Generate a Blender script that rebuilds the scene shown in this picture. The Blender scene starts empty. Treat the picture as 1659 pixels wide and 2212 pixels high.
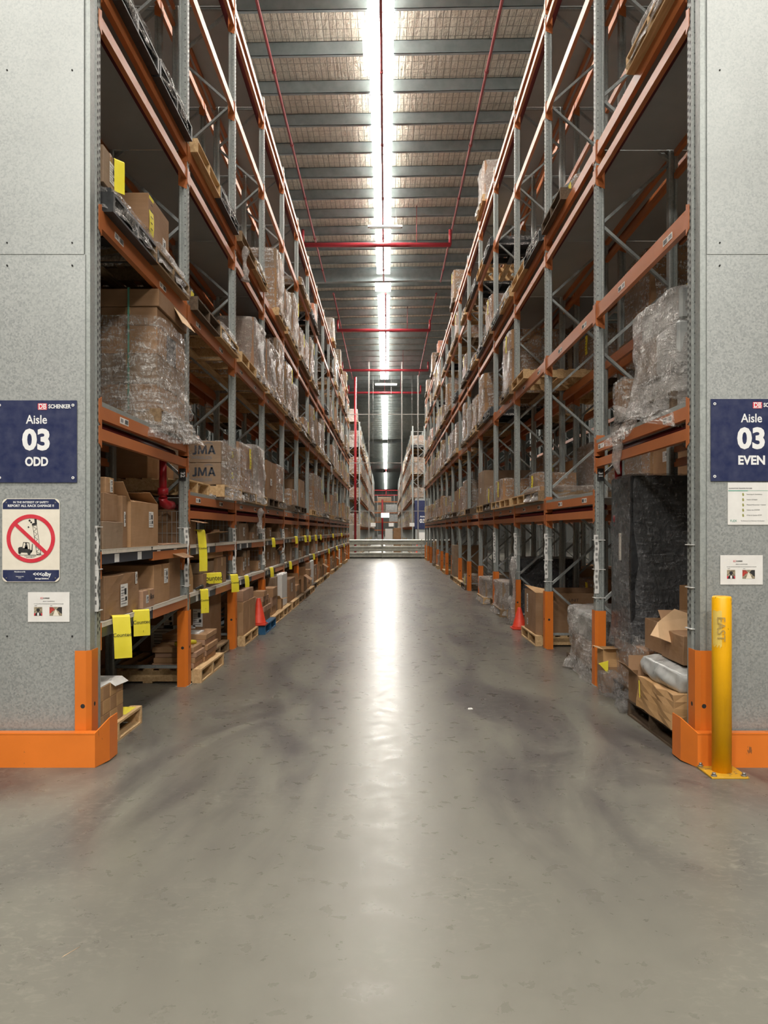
import bpy, bmesh, math, random
from mathutils import Vector, Matrix, Euler

SC = bpy.context.scene
COL = SC.collection
PI = math.pi

# ------------------------------------------------------------------ camera
H = 1.65                    # camera height
F = 1680.0                  # focal length in pixels of the 1659 x 2212 frame
VX, VY = 834.0, 1145.0      # where the aisle's lines meet
cam = bpy.data.cameras.new('camera')
cam.lens = F / 2212 * 36
cam.sensor_width = 36
cam.shift_x = (829.5 - VX) / 2212
cam.shift_y = (VY - 1106.0) / 2212
cam.clip_end = 300
camo = bpy.data.objects.new('camera', cam)
camo.location = (0, 0, H)
camo.rotation_euler = (PI / 2, 0, 0)
COL.objects.link(camo)
SC.camera = camo

# ------------------------------------------------------------------ world and exposure
SC.view_settings.view_transform = 'Standard'
SC.view_settings.look = 'None'
SC.view_settings.gamma = 1.0
SC.view_settings.use_curve_mapping = False
SC.view_settings.exposure = 0.35
w = bpy.data.worlds.new('world'); SC.world = w
w.use_nodes = True
w.node_tree.nodes['Background'].inputs[0].default_value = (0.80, 0.86, 1.0, 1)
w.node_tree.nodes['Background'].inputs[1].default_value = 0.02
SC.cycles.use_adaptive_sampling = True
SC.cycles.adaptive_threshold = 0.12
SC.cycles.adaptive_min_samples = 16
SC.cycles.light_sampling_threshold = 0.03
SC.cycles.max_bounces = 5
SC.cycles.diffuse_bounces = 3
SC.cycles.glossy_bounces = 3
SC.cycles.transparent_max_bounces = 14
SC.cycles.sample_clamp_indirect = 6
SC.cycles.caustics_reflective = False
SC.cycles.caustics_refractive = False
SC.cycles.use_denoising = True

STRIP = 28.0        # radiance of the luminous roof strip
REAR_FILL = 900.0         # added fill lights farther behind the camera
FRONT = 330.0       # high-bay lamps over the cross aisle (W each)
NEXT = 190.0         # lamps over the neighbouring aisles
FAR = 700.0         # lamps over the far cross aisle, and added fill beyond it

def area_light(name, loc, size, power, color=(1, .955, .88), rot=(0, 0, 0), spread=PI):
    l = bpy.data.lights.new(name, 'AREA')
    l.shape = 'RECTANGLE'; l.size, l.size_y = size
    l.energy = power; l.color = color; l.spread = spread
    o = bpy.data.objects.new(name, l)
    o.location = loc; o.rotation_euler = rot
    COL.objects.link(o)
    return o
for lx in (-5.5, 0.0, 5.5):
    area_light('high_bay_and_fill_lamp', (lx, .8, 11.4), (1.6, .6), FRONT)
for lx in (-6.0, 0.0, 6.0):
    area_light('high_bay_and_fill_lamp', (lx, -8.0, 11.0), (1.6, .6), REAR_FILL)  # added fill, brightens the low fronts of barrier and bollard
for s in (-1, 1):
    for ly in (14, 26, 38):
        area_light('next_aisle_lamp', (s * 6.3, ly, 11.0), (.4, 8), NEXT)
for lx in (-9, 0.0, 9):
    area_light('far_cross_aisle_lamp', (lx, 48.0, 11.6), (3, 1.5), FAR)
for ly in (75, 100, 128):
    area_light('far_aisle_fill', (0, ly, 11.2), (.5, 8), FAR)  # added fill lights that brighten the distant aisle

# ------------------------------------------------------------------ helpers
def px(x, D): return (x - VX) / F * D
def pz(y, D): return H + (VY - y) / F * D

def link(o): COL.objects.link(o); return o
def tag(o, label, cat, group=None, kind=None):
    if label: o['label'] = label
    if cat: o['category'] = cat
    if group: o['group'] = group
    if kind: o['kind'] = kind
    return o
def thing(name, label, cat, loc=(0, 0, 0), rz=0.0, group=None):
    o = bpy.data.objects.new(name, None)
    o.empty_display_size = .1
    o.location = loc; o.rotation_euler = (0, 0, rz)
    link(o)
    return tag(o, label, cat, group)
def child(name, me, parent, loc=(0, 0, 0), rot=(0, 0, 0), scale=(1, 1, 1), label=None):
    o = bpy.data.objects.new(name, me)
    o.parent = parent
    o.location = loc; o.rotation_euler = rot; o.scale = scale
    link(o)
    if label: o['label'] = label
    return o

class MB:
    """collects boxes, bars, tubes and polygons into ONE mesh"""
    def __init__(s): s.v = []; s.f = []; s.m = []; s.sm = []; s.mats = []
    def mi(s, m):
        if m not in s.mats: s.mats.append(m)
        return s.mats.index(m)
    def add(s, vs, fs, m, smooth=False):
        b = len(s.v); s.v += [tuple(v) for v in vs]; k = s.mi(m)
        for f in fs: s.f.append([b + i for i in f]); s.m.append(k); s.sm.append(smooth)
        return s
    def box(s, x0, x1, y0, y1, z0, z1, m, M=None):
        vs = [(x, y, z) for z in (z0, z1) for y in (y0, y1) for x in (x0, x1)]
        if M is not None: vs = [M @ Vector(v) for v in vs]
        return s.add(vs, [(0, 2, 3, 1), (4, 5, 7, 6), (0, 1, 5, 4), (2, 6, 7, 3), (0, 4, 6, 2), (1, 3, 7, 5)], m)
    def prism(s, poly, z0, z1, m, M=None, smooth=False):
        """poly in xy, extruded in z"""
        n = len(poly)
        vs = [(x, y, z0) for x, y in poly] + [(x, y, z1) for x, y in poly]
        if M is not None: vs = [M @ Vector(v) for v in vs]
        fs = [tuple(range(n))[::-1], tuple(range(n, 2 * n))] + [(i, (i + 1) % n, n + (i + 1) % n, n + i) for i in range(n)]
        return s.add(vs, fs, m, smooth)
    def bar(s, a, b, w, h, m, up=(0, 0, 1)):
        a = Vector(a); b = Vector(b); d = b - a; L = d.length; d.normalize()
        u = Vector(up)
        if abs(d.dot(u)) > .98: u = Vector((1, 0, 0))
        sx = d.cross(u).normalized(); sz = sx.cross(d).normalized()
        vs = []
        for t in (a, b):
            for i, j in ((-1, -1), (1, -1), (1, 1), (-1, 1)):
                vs.append(t + sx * (w / 2 * i) + sz * (h / 2 * j))
        return s.add(vs, [(0, 1, 2, 3), (4, 7, 6, 5), (0, 4, 5, 1), (1, 5, 6, 2), (2, 6, 7, 3), (3, 7, 4, 0)], m)
    def tube(s, pts, r, m, n=8, cap=True, radii=None):
        pts = [Vector(p) for p in pts]; rings = []
        for i, p in enumerate(pts):
            d = (pts[min(i + 1, len(pts) - 1)] - pts[max(i - 1, 0)]).normalized()
            u = Vector((0, 0, 1)) if abs(d.z) < .9 else Vector((1, 0, 0))
            sx = d.cross(u).normalized(); sz = sx.cross(d).normalized()
            rr = radii[i] if radii else r
            rings.append([p + (sx * math.cos(2 * PI * k / n) + sz * math.sin(2 * PI * k / n)) * rr for k in range(n)])
        vs = [v for r_ in rings for v in r_]; fs = []
        for i in range(len(pts) - 1):
            for k in range(n):
                fs.append((i * n + k, i * n + (k + 1) % n, (i + 1) * n + (k + 1) % n, (i + 1) * n + k))
        s.add(vs, fs, m, True)
        if cap:
            b = len(s.v) - len(vs)
            s.f.append([b + k for k in range(n)][::-1]); s.m.append(s.mi(m)); s.sm.append(False)
            s.f.append([b + (len(pts) - 1) * n + k for k in range(n)]); s.m.append(s.mi(m)); s.sm.append(False)
        return s
    def mesh(s, name, bevel=0):
        me = bpy.data.meshes.new(name)
        me.from_pydata(s.v, [], s.f)
        for m in s.mats: me.materials.append(m)
        me.polygons.foreach_set('material_index', s.m)
        me.polygons.foreach_set('use_smooth', s.sm)
        me.update()
        bm = bmesh.new(); bm.from_mesh(me)
        bmesh.ops.recalc_face_normals(bm, faces=bm.faces)
        if bevel:
            bmesh.ops.bevel(bm, geom=list(bm.edges), offset=bevel, segments=1, affect='EDGES')
        bm.to_mesh(me); bm.free()
        return me
    def obj(s, name, parent=None, loc=(0, 0, 0), rot=(0, 0, 0), bevel=0, label=None):
        me = s.mesh(name, bevel)
        if parent is not None: return child(name, me, parent, loc, rot, label=label)
        o = bpy.data.objects.new(name, me); o.location = loc; o.rotation_euler = rot
        return link(o)
def struct(o): o['kind'] = 'structure'; return o

# ------------------------------------------------------------------ materials
def srgb(r, g, b):
    f = lambda c: (c / 255 / 12.92) if c / 255 <= .04045 else ((c / 255 + .055) / 1.055) ** 2.4
    return (f(r), f(g), f(b), 1)
class NT:
    def __init__(s, name):
        s.m = bpy.data.materials.new(name); s.m.use_nodes = True
        s.t = s.m.node_tree; s.b = s.t.nodes['Principled BSDF']; s.out = s.t.nodes['Material Output']
    def n(s, typ, **kw):
        nd = s.t.nodes.new(typ)
        for k, v in kw.items():
            if k.startswith('i_'): 
                key = k[2:]
                key = int(key) if key.isdigit() else key.replace('_', ' ')
                nd.inputs[key].default_value = v
            else: setattr(nd, k, v)
        return nd
    def l(s, a, b): s.t.links.new(a, b)
    def coords(s, scale=(1, 1, 1), kind='Object'):
        tc = s.n('ShaderNodeTexCoord'); mp = s.n('ShaderNodeMapping'); mp.inputs['Scale'].default_value = scale
        s.l(tc.outputs[kind], mp.inputs[0]); return mp.outputs[0]
    def noise(s, vec, scale, detail=4, rough=.55, dist=0):
        nd = s.n('ShaderNodeTexNoise'); nd.inputs['Scale'].default_value = scale
        nd.inputs['Detail'].default_value = detail; nd.inputs['Roughness'].default_value = rough
        nd.inputs['Distortion'].default_value = dist
        s.l(vec, nd.inputs['Vector']); return nd.outputs[0]
    def ramp(s, fac, stops):
        r = s.n('ShaderNodeValToRGB'); e = r.color_ramp.elements
        while len(e) < len(stops): e.new(.5)
        for k, (p, c) in enumerate(stops):
            e[k].position = p; e[k].color = c if len(c) == 4 else (*c, 1)
        s.l(fac, r.inputs[0]); return r.outputs[0]
    def bump(s, h, strength, dist=.01):
        b = s.n('ShaderNodeBump'); b.inputs['Strength'].default_value = strength; b.inputs['Distance'].default_value = dist
        s.l(h, b.inputs['Height']); s.l(b.outputs[0], s.b.inputs['Normal']); return b.outputs[0]
    def set(s, **kw):
        for k, v in kw.items(): s.b.inputs[k.replace('_', ' ')].default_value = v
        return s
def G(v): return (v, v, v, 1)
def mixc(a, b, t): return tuple(a[i] * (1 - t) + b[i] * t for i in range(3)) + (1,)

def speckled(name, c1, c2, scale=8, rough=(.4, .6), metal=0.0, bump=0.0, stretch=(1, 1, 1), kind='Object', spec=.5):
    t = NT(name); v = t.coords(stretch, kind)
    n = t.noise(v, scale)
    t.l(t.ramp(n, [(.3, c1), (.7, c2)]), t.b.inputs['Base Color'])
    t.l(t.ramp(n, [(.3, G(rough[0])), (.7, G(rough[1]))]), t.b.inputs['Roughness'])
    t.set(Metallic=metal, Specular_IOR_Level=spec)
    if bump: t.bump(t.noise(v, scale * 3), bump, .004)
    return t.m
def plain(name, c, rough=.5, metal=0.0):
    return speckled(name, mixc(c, (0, 0, 0), .07), mixc(c, (1, 1, 1), .03), 14, (rough * .9, min(1, rough * 1.1)), metal)

def galvanised(name, c1, c2, metal, r0, r1, scale=38):
    t = NT(name); v = t.coords()
    vo = t.n('ShaderNodeTexVoronoi', i_Scale=scale); t.l(v, vo.inputs['Vector'])
    n1 = t.noise(v, scale * 1.3, 3); n2 = t.noise(v, 1.1, 3)
    mx = t.n('ShaderNodeMix', data_type='FLOAT', i_0=.55); t.l(vo.outputs['Color'], mx.inputs[2]); t.l(n1, mx.inputs[3])
    col = t.ramp(mx.outputs[0], [(.3, c1), (.62, c2)])
    m2 = t.n('ShaderNodeMixRGB', blend_type='MULTIPLY', i_0=.45); t.l(col, m2.inputs[1]); t.l(t.ramp(n2, [(.3, G(.72)), (.7, G(1))]), m2.inputs[2])
    t.l(m2.outputs[0], t.b.inputs['Base Color'])
    t.l(t.ramp(mx.outputs[0], [(.3, G(r0)), (.65, G(r1))]), t.b.inputs['Roughness'])
    t.set(Metallic=metal)
    return t.m
M = {}
M['sheet'] = galvanised('galvanised_sheet', srgb(158, 162, 161), srgb(180, 183, 181), .5, .42, .52, 75)
M['galv'] = galvanised('galvanised_steel', srgb(156, 161, 159), srgb(176, 181, 178), .35, .4, .5, 60)
M['brace'] = galvanised('brace_steel', srgb(140, 144, 143), srgb(158, 162, 160), .3, .45, .6, 50)
M['purlin'] = speckled('purlin_steel', srgb(150, 164, 168), srgb(172, 184, 187), 5, (.45, .6), .15)
M['baffle'] = speckled('baffle_sheet', srgb(158, 160, 160), srgb(170, 171, 170), 3, (.5, .7), 0)
def painted(name, c, rough=.42, chip=.0, chipc=None, scale=9):
    t = NT(name); v = t.coords()
    n = t.noise(v, 3); col = t.ramp(n, [(.3, mixc(c, (0, 0, 0), .12)), (.7, c)])
    if chip:
        n2 = t.noise(t.coords((1, 1, .35)), scale, 5, .7)
        k = t.ramp(n2, [(1 - chip, G(0)), (1 - chip + .02, G(1))])
        mx = t.n('ShaderNodeMixRGB'); t.l(k, mx.inputs[0]); t.l(col, mx.inputs[1]); mx.inputs[2].default_value = chipc
        col = mx.outputs[0]
    t.l(col, t.b.inputs['Base Color']); t.set(Roughness=rough)
    return t.m
M['orange'] = painted('orange_beam_paint', srgb(194, 114, 64), .38)
M['guard'] = painted('orange_guard_paint', srgb(226, 122, 40), .42, .33, srgb(178, 110, 60))
M['barrier'] = painted('orange_barrier_paint', srgb(236, 128, 44), .4, .335, srgb(150, 92, 50))
M['yellowp'] = painted('yellow_bollard_paint', srgb(250, 184, 10), .4, .325, srgb(60, 50, 30), 14)
M['plate'] = painted('worn_yellow_plate', srgb(206, 158, 40), .55, .42, srgb(130, 108, 70))
M['red'] = painted('red_pipe_paint', srgb(178, 34, 44), .35)
M['redpipe'] = painted('roof_pipe_paint', srgb(168, 82, 86), .45)
M['redmain'] = painted('red_main_paint', srgb(186, 62, 72), .4)
M['maroon'] = painted('maroon_pipe_paint', srgb(96, 26, 30), .45)
M['black'] = plain('black_plastic', srgb(34, 36, 38), .45)
M['dark'] = plain('dark_hole_and_shade', srgb(14, 14, 14), .8)
M['blackw'] = speckled('black_film_goods', srgb(30, 31, 33), srgb(52, 53, 55), 12, (.2, .4))
M['blueplastic'] = plain('blue_plastic', srgb(28, 96, 140), .45)
M['white'] = plain('white_paper', srgb(232, 230, 226), .65)
M['cream'] = plain('cream_sign_face', srgb(236, 228, 212), .45)
M['navy'] = plain('navy_sign_face', srgb(30, 40, 82), .35)
M['navylabel'] = plain('dark_label_holder', srgb(48, 54, 66), .4)
M['signwhite'] = plain('white_lettering', srgb(240, 240, 240), .45)
M['signred'] = plain('red_sign_print', srgb(214, 38, 60), .45)
M['ink'] = plain('black_ink', srgb(24, 24, 26), .6)
M['greyink'] = plain('grey_ink', srgb(120, 120, 122), .6)
M['green'] = plain('green_print', srgb(90, 160, 140), .6)
M['olive'] = plain('olive_print', srgb(150, 150, 80), .6)
M['yellow'] = plain('yellow_note_paper', srgb(244, 228, 52), .6)
M['conered'] = plain('red_orange_cone', srgb(236, 66, 36), .45)
M['bolt'] = plain('bolt_steel', srgb(150, 148, 142), .4, .6)
M['wirewhite'] = plain('white_coated_wire', srgb(214, 204, 190), .5)
M['wire'] = plain('zinc_wire', srgb(176, 178, 176), .35, .6)
M['deck'] = plain('shelf_deck', srgb(196, 192, 184), .5)
M['rail'] = speckled('guardrail_zinc', srgb(170, 172, 164), srgb(206, 206, 196), 4, (.35, .5), .3)
M['pipewhite'] = plain('white_pole_paint', srgb(190, 188, 184), .5)
M['lightbody'] = plain('white_batten_body', srgb(214, 216, 210), .5)
M['photo_a'] = speckled('photo_print_red', srgb(216, 60, 50), srgb(90, 70, 64), 60, (.4, .6))
M['photo_b'] = speckled('photo_print_aisle', srgb(190, 176, 148), srgb(60, 56, 50), 70, (.4, .6))
M['greybag'] = speckled('grey_plastic_bag', srgb(150, 152, 152), srgb(198, 199, 196), 6, (.2, .45), 0, .5)
M['peachpaper'] = plain('pale_flap_board', srgb(222, 184, 142), .75)
M['bluecover'] = plain('navy_cover', srgb(40, 48, 60), .5)
M['machinegrey'] = plain('pale_cabinet_paint', srgb(206, 200, 186), .5)

def cardboard(name, c):
    t = NT(name); v = t.coords()
    n = t.noise(v, 4, 5); n2 = t.noise(t.coords((1, 1, 14)), 5, 2)
    col = t.ramp(n, [(.28, mixc(c, (0, 0, 0), .2)), (.72, mixc(c, (1, 1, 1), .05))])
    m2 = t.n('ShaderNodeMixRGB', blend_type='MULTIPLY', i_0=.25); t.l(col, m2.inputs[1]); t.l(t.ramp(n2, [(.35, G(.75)), (.65, G(1))]), m2.inputs[2])
    t.l(m2.outputs[0], t.b.inputs['Base Color']); t.set(Roughness=.78, Specular_IOR_Level=.3)
    t.bump(n, .25, .01)
    return t.m
CB = [cardboard('cardboard_tan', srgb(176, 134, 92)), cardboard('cardboard_brown', srgb(154, 116, 80)),
      cardboard('cardboard_grey_brown', srgb(152, 126, 100)), cardboard('cardboard_golden', srgb(200, 156, 104)),
      cardboard('cardboard_pinkish', srgb(178, 138, 108))]
M['orangebox'] = cardboard('cardboard_orange', srgb(224, 142, 104))
TAPE = [plain('brown_tape', srgb(150, 112, 74), .25), plain('pale_tape', srgb(196, 160, 112), .3)]
def wood(name, c1, c2):
    t = NT(name); v = t.coords((3, 1, 18)); v2 = t.coords((18, 1.2, 18))
    n = t.noise(v2, 2, 5, .6, .6)
    t.l(t.ramp(n, [(.25, c1), (.7, c2)]), t.b.inputs['Base Color']); t.set(Roughness=.75, Specular_IOR_Level=.25)
    t.bump(n, .3, .004)
    return t.m
M['wood'] = wood('pallet_pine', srgb(180, 142, 98), srgb(222, 190, 144))
M['woodold'] = wood('pallet_weathered', srgb(116, 94, 70), srgb(160, 134, 104))
M['wooddark'] = wood('pallet_dark', srgb(74, 60, 48), srgb(112, 94, 76))

def film(name, tint, lo=.10, hi=.62, rough=.13, sc=3.0):
    t = NT(name)
    v = t.coords((1.1, 1.1, 4.5)); v2 = t.coords((2.5, 2.5, 1.2))
    n = t.noise(v, sc, 4, .68, 1.6); n2 = t.noise(v2, sc * 2.6, 3, .7, 2.2)
    mx = t.n('ShaderNodeMath', operation='MULTIPLY'); t.l(n, mx.inputs[0]); t.l(n2, mx.inputs[1])
    k = t.ramp(mx.outputs[0], [(.17, G(lo)), (.28, G((lo + hi) * .36)), (.37, G(hi))])  # whitish streaks in the film also paint in highlights on its wrinkles
    tr = t.n('ShaderNodeBsdfTransparent', i_0=(.96, .95, .94, 1))
    ms = t.n('ShaderNodeMixShader')
    t.set(Base_Color=tint, Roughness=rough, Specular_IOR_Level=.8)
    ad = t.n('ShaderNodeMath', operation='ADD'); t.l(n, ad.inputs[0]); t.l(n2, ad.inputs[1])
    b = t.bump(ad.outputs[0], .9, .05)
    t.l(k, ms.inputs[0]); t.l(tr.outputs[0], ms.inputs[1]); t.l(t.b.outputs[0], ms.inputs[2])
    t.l(ms.outputs[0], t.out.inputs[0])
    return t.m
M['film'] = film('clear_stretch_film', srgb(240, 236, 232), .05, .85, .14)
M['filmlight'] = film('thin_stretch_film', srgb(226, 221, 216), .03, .42, .14)
M['bluefilm'] = film('blue_stretch_film', srgb(110, 160, 196), .7, .95, .16)
M['filmthick'] = film('cloudy_stretch_film', srgb(224, 219, 215), .38, .9, .18)
M['filmdark'] = film('grey_stretch_film', srgb(168, 168, 170), .14, .62, .15)  # grey tone also paints in the film's shine on black loads

def emitter(name, c, s):
    t = NT(name); v = t.coords()
    n = t.noise(v, 2.2)
    t.l(t.ramp(n, [(0, mixc(c, (0, 0, 0), .04)), (1, c)]), t.b.inputs['Emission Color'])
    t.set(Base_Color=(.8, .8, .8, 1), Emission_Strength=s, Roughness=.6); return t.m
M['strip'] = emitter('luminous_roof_strip', (1, .95, .87, 1), STRIP)
M['stripside'] = emitter('strip_spill_glow', (1, .95, .87, 1), 7)  # housing faces made to glow, adding light to the ceiling round the strip
M['tube'] = emitter('lamp_tube', (1, .95, .86, 1), 60)
M['screen'] = emitter('screen_face', (.62, .86, .95, 1), 1.4)

# floor: sealed concrete with tyre marks and a joint
t = NT('sealed_concrete'); v = t.coords()
n1 = t.noise(v, .55, 5); n2 = t.noise(v, 7, 6, .62, .3); n3 = t.noise(t.coords((1, .28, 1)), 1.5, 5, .6, 1.2)
col = t.ramp(n1, [(.3, srgb(117, 115, 106)), (.7, srgb(125, 123, 113))])
fine = t.ramp(n2, [(.36, G(.92)), (.62, G(1.0))])
m1 = t.n('ShaderNodeMixRGB', blend_type='MULTIPLY', i_0=.6); t.l(col, m1.inputs[1]); t.l(fine, m1.inputs[2])
sx = t.n('ShaderNodeSeparateXYZ'); t.l(v, sx.inputs[0])
ab = t.n('ShaderNodeMath', operation='ABSOLUTE'); t.l(sx.outputs[0], ab.inputs[0])
lane = t.ramp(ab.outputs[0], [(.25, G(0)), (.7, G(1)), (1.0, G(1))])       # 0.. towards the aisle centre
mk = t.ramp(n3, [(.40, G(0)), (.62, G(1))])
m2 = t.n('ShaderNodeMath', operation='MULTIPLY'); t.l(lane, m2.inputs[0]); t.l(mk, m2.inputs[1])
yb = t.n('ShaderNodeMapRange', i_1=2.6, i_2=5.2); t.l(sx.outputs[1], yb.inputs[0])
m3 = t.n('ShaderNodeMath', operation='MULTIPLY'); t.l(m2.outputs[0], m3.inputs[0]); t.l(yb.outputs[0], m3.inputs[1])
m4 = t.n('ShaderNodeMath', operation='MULTIPLY'); t.l(m3.outputs[0], m4.inputs[0]); m4.inputs[1].default_value = .8
dk = t.n('ShaderNodeMixRGB'); t.l(m4.outputs[0], dk.inputs[0]); t.l(m1.outputs[0], dk.inputs[1]); dk.inputs[2].default_value = srgb(72, 67, 69)
# pale scuffs close to the camera
n4 = t.noise(t.coords((1, 1.5, 1)), 16, 7, .7, .8)
patch = t.noise(v, .8, 2)
sc1 = t.ramp(n4, [(.5, G(0)), (.66, G(1))]); sc2 = t.ramp(patch, [(.47, G(0)), (.62, G(.55))])
m5 = t.n('ShaderNodeMath', operation='MULTIPLY'); t.l(sc1, m5.inputs[0]); t.l(sc2, m5.inputs[1])
pl = t.n('ShaderNodeMixRGB'); t.l(m5.outputs[0], pl.inputs[0]); t.l(dk.outputs[0], pl.inputs[1]); pl.inputs[2].default_value = srgb(142, 140, 128)
# saw-cut joints every 10.3 m
jm = t.n('ShaderNodeMath', operation='PINGPONG'); aj = t.n('ShaderNodeMath', operation='ADD'); aj.inputs[1].default_value = -9.56 + 103.0
t.l(sx.outputs[1], aj.inputs[0]); t.l(aj.outputs[0], jm.inputs[0]); jm.inputs[1].default_value = 5.15
jr = t.n('ShaderNodeMath', operation='LESS_THAN'); t.l(jm.outputs[0], jr.inputs[0]); jr.inputs[1].default_value = .007
jt = t.n('ShaderNodeMixRGB'); t.l(jr.outputs[0], jt.inputs[0]); t.l(pl.outputs[0], jt.inputs[1]); jt.inputs[2].default_value = srgb(70, 64, 58)
t.l(jt.outputs[0], t.b.inputs['Base Color'])
t.l(t.ramp(n2, [(.3, G(.25)), (.7, G(.36))]), t.b.inputs['Roughness'])
t.set(Specular_IOR_Level=.19); t.bump(n2, .03, .004)
M['floor'] = t.m

# ceiling: wrinkled foil blanket held by wire mesh
t = NT('foil_blanket'); v = t.coords()
n1 = t.noise(v, 5, 5, .6, 1.0); n2 = t.noise(t.coords((5, .7, 1)), 2, 3, .5, .6)
br = t.n('ShaderNodeTexBrick', i_Scale=1.0, i_Mortar_Size=.012, i_Mortar_Smooth=.6); br.offset = 0
br.inputs['Brick Width'].default_value = .15; br.inputs['Row Height'].default_value = .3
br.inputs['Color1'].default_value = G(1); br.inputs['Color2'].default_value = G(1); br.inputs['Mortar'].default_value = G(.3)
t.l(v, br.inputs['Vector'])
ad = t.n('ShaderNodeMath', operation='ADD'); t.l(n1, ad.inputs[0]); t.l(n2, ad.inputs[1])
ad2 = t.n('ShaderNodeMath', operation='ADD'); t.l(ad.outputs[0], ad2.inputs[0]); t.l(br.outputs[0], ad2.inputs[1])
t.bump(ad2.outputs[0], .9, .06)
mc = t.n('ShaderNodeMixRGB', blend_type='MULTIPLY', i_0=.5); t.l(t.ramp(n1, [(.3, srgb(222, 215, 200)), (.7, srgb(246, 240, 226))]), mc.inputs[1]); t.l(br.outputs[0], mc.inputs[2])
t.l(mc.outputs[0], t.b.inputs['Base Color']); t.set(Metallic=.25, Roughness=.42)
M['foil'] = t.m
M['wall'] = speckled('painted_wall_panel', srgb(120, 120, 116), srgb(134, 134, 129), 2, (.6, .8), 0, 0, (6, 6, .3))

# ------------------------------------------------------------------ lettering
def text(s, size, parent, loc, mat, name='lettering', bold=0.0, align='CENTER', rot=(PI / 2, 0, 0), sx=1.0, ext=.0004, label=None):
    c = bpy.data.curves.new('lettering', 'FONT')
    c.body = s; c.size = size; c.align_x = align; c.align_y = 'CENTER'; c.offset = bold; c.extrude = ext; c.resolution_u = 3
    tmp = bpy.data.objects.new('tmp_text', c); COL.objects.link(tmp)
    dg = bpy.context.evaluated_depsgraph_get(); dg.update()
    me = bpy.data.meshes.new_from_object(tmp.evaluated_get(dg), depsgraph=dg)
    bpy.data.objects.remove(tmp)
    me.materials.clear(); me.materials.append(mat)
    return child(name, me, parent, loc, rot, (sx, 1, 1), label)

# ------------------------------------------------------------------ the building shell
RX, RY0, RY1 = 24.0, -12.0, 200.0
def rz(x): return 12.0 + .017 * x          # underside of the purlins; the roof falls slightly to the left
b = MB(); b.box(-RX, RX, RY0, RY1, -.2, 0, M['floor']); struct(b.obj('floor'))
b = MB(); b.add([(-RX, RY0, rz(-RX) + .3), (RX, RY0, rz(RX) + .3), (RX, RY1, rz(RX) + .3), (-RX, RY1, rz(-RX) + .3),
                 (-RX, RY0, rz(-RX) + .4), (RX, RY0, rz(RX) + .4), (RX, RY1, rz(RX) + .4), (-RX, RY1, rz(-RX) + .4)],
                [(0, 1, 2, 3), (4, 7, 6, 5), (0, 4, 5, 1), (1, 5, 6, 2), (2, 6, 7, 3), (3, 7, 4, 0)], M['foil'])
struct(b.obj('ceiling'))
for nm, a in (('wall_left', (-RX - .2, -RX, RY0, RY1)), ('wall_right', (RX, RX + .2, RY0, RY1)),
              ('wall_back', (-RX, RX, RY1, RY1 + .2)), ('wall_front', (-RX, RX, RY0 - .2, RY0))):
    b = MB(); b.box(*a, 0, 12.7, M['wall']); struct(b.obj(nm))
tn = 0
def trim(b):
    global tn
    tn += 1
    return struct(b.obj('trim_%d' % tn))
PUR0, PURS = 15.44, 1.466
GIRD = (31.6, 57.9, 90.3, 135.5)
for k in range(-18, 125):
    y = PUR0 + k * PURS
    if any(abs(y + .05 - g) < .45 for g in GIRD): continue
    b = MB(); x0, x1 = -RX, RX
    for (ya, yb, za, zb) in ((0, .012, 0, .3), (0, .08, 0, .012), (0, .08, .288, .3)):
        vs = [(x, y + yy, rz(x) + zz) for zz in (za, zb) for yy in (ya, yb) for x in (x0, x1)]
        b.add(vs, [(0, 2, 3, 1), (4, 5, 7, 6), (0, 1, 5, 4), (2, 6, 7, 3), (0, 4, 6, 2), (1, 3, 7, 5)], M['purlin'])
    trim(b)
for g in GIRD:
    b = MB()
    for (ya, yb, za, zb) in ((-.12, .12, -.26, -.235), (-.01, .01, -.235, .27), (-.12, .12, .27, .295)):
        vs = [(x, g + yy, rz(x) + zz) for zz in (za, zb) for yy in (ya, yb) for x in (-RX, RX)]
        b.add(vs, [(0, 2, 3, 1), (4, 5, 7, 6), (0, 1, 5, 4), (2, 6, 7, 3), (0, 4, 6, 2), (1, 3, 7, 5)], M['purlin'])
    trim(b)
# luminous strip in the roof, in lengths between the girders, with a slim bar under it at every purlin
for wn, (a, c) in enumerate(((6.0, 31.3), (32.0, 33.6), (34.2, 53.2), (60.0, 88.5), (92.5, 131.0), (140.0, 196.0))):
    b = MB(); wx0, wx1 = -.37, .16
    if wn == 1: wx0, wx1 = -.46, .2
    b.box(wx0, wx1, a, c, 11.957, 11.985, M['stripside'])
    b.add([(wx0 + .01, a + .01, 11.9555), (wx1 - .01, a + .01, 11.9555), (wx1 - .01, c - .01, 11.9555), (wx0 + .01, c - .01, 11.9555)], [(0, 3, 2, 1)], M['strip'])
    y = PUR0 - 20 * PURS
    while y < c:
        if y > a: b.box(wx0 - .03, wx1 + .03, y, y + .02, 11.93, 11.955, M['purlin'])
        y += PURS
    struct(b.obj('window_%d' % (wn + 1)))

# ------------------------------------------------------------------ racks
Y0, BAY, NB = 5.63, 2.58, 15
XF = {-1: -2.1, 1: 2.215}
PS = .1                                     # post size along the aisle
ORD = ['first', 'second', 'third', 'fourth', 'fifth', 'sixth', 'seventh', 'eighth', 'ninth', 'tenth', 'eleventh',
       'twelfth', 'thirteenth', 'fourteenth', 'fifteenth', 'sixteenth', 'seventeenth'] + ['far'] * 12
SIDE = {-1: 'left', 1: 'right'}
FY = lambda i, y0=Y0: y0 + BAY * i
L = [0.0, 2.06, 4.02, 5.72, 7.55, 8.98]
def level(b, k): return 2.60 if (b == 0 and k == 1) else L[k]

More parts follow.
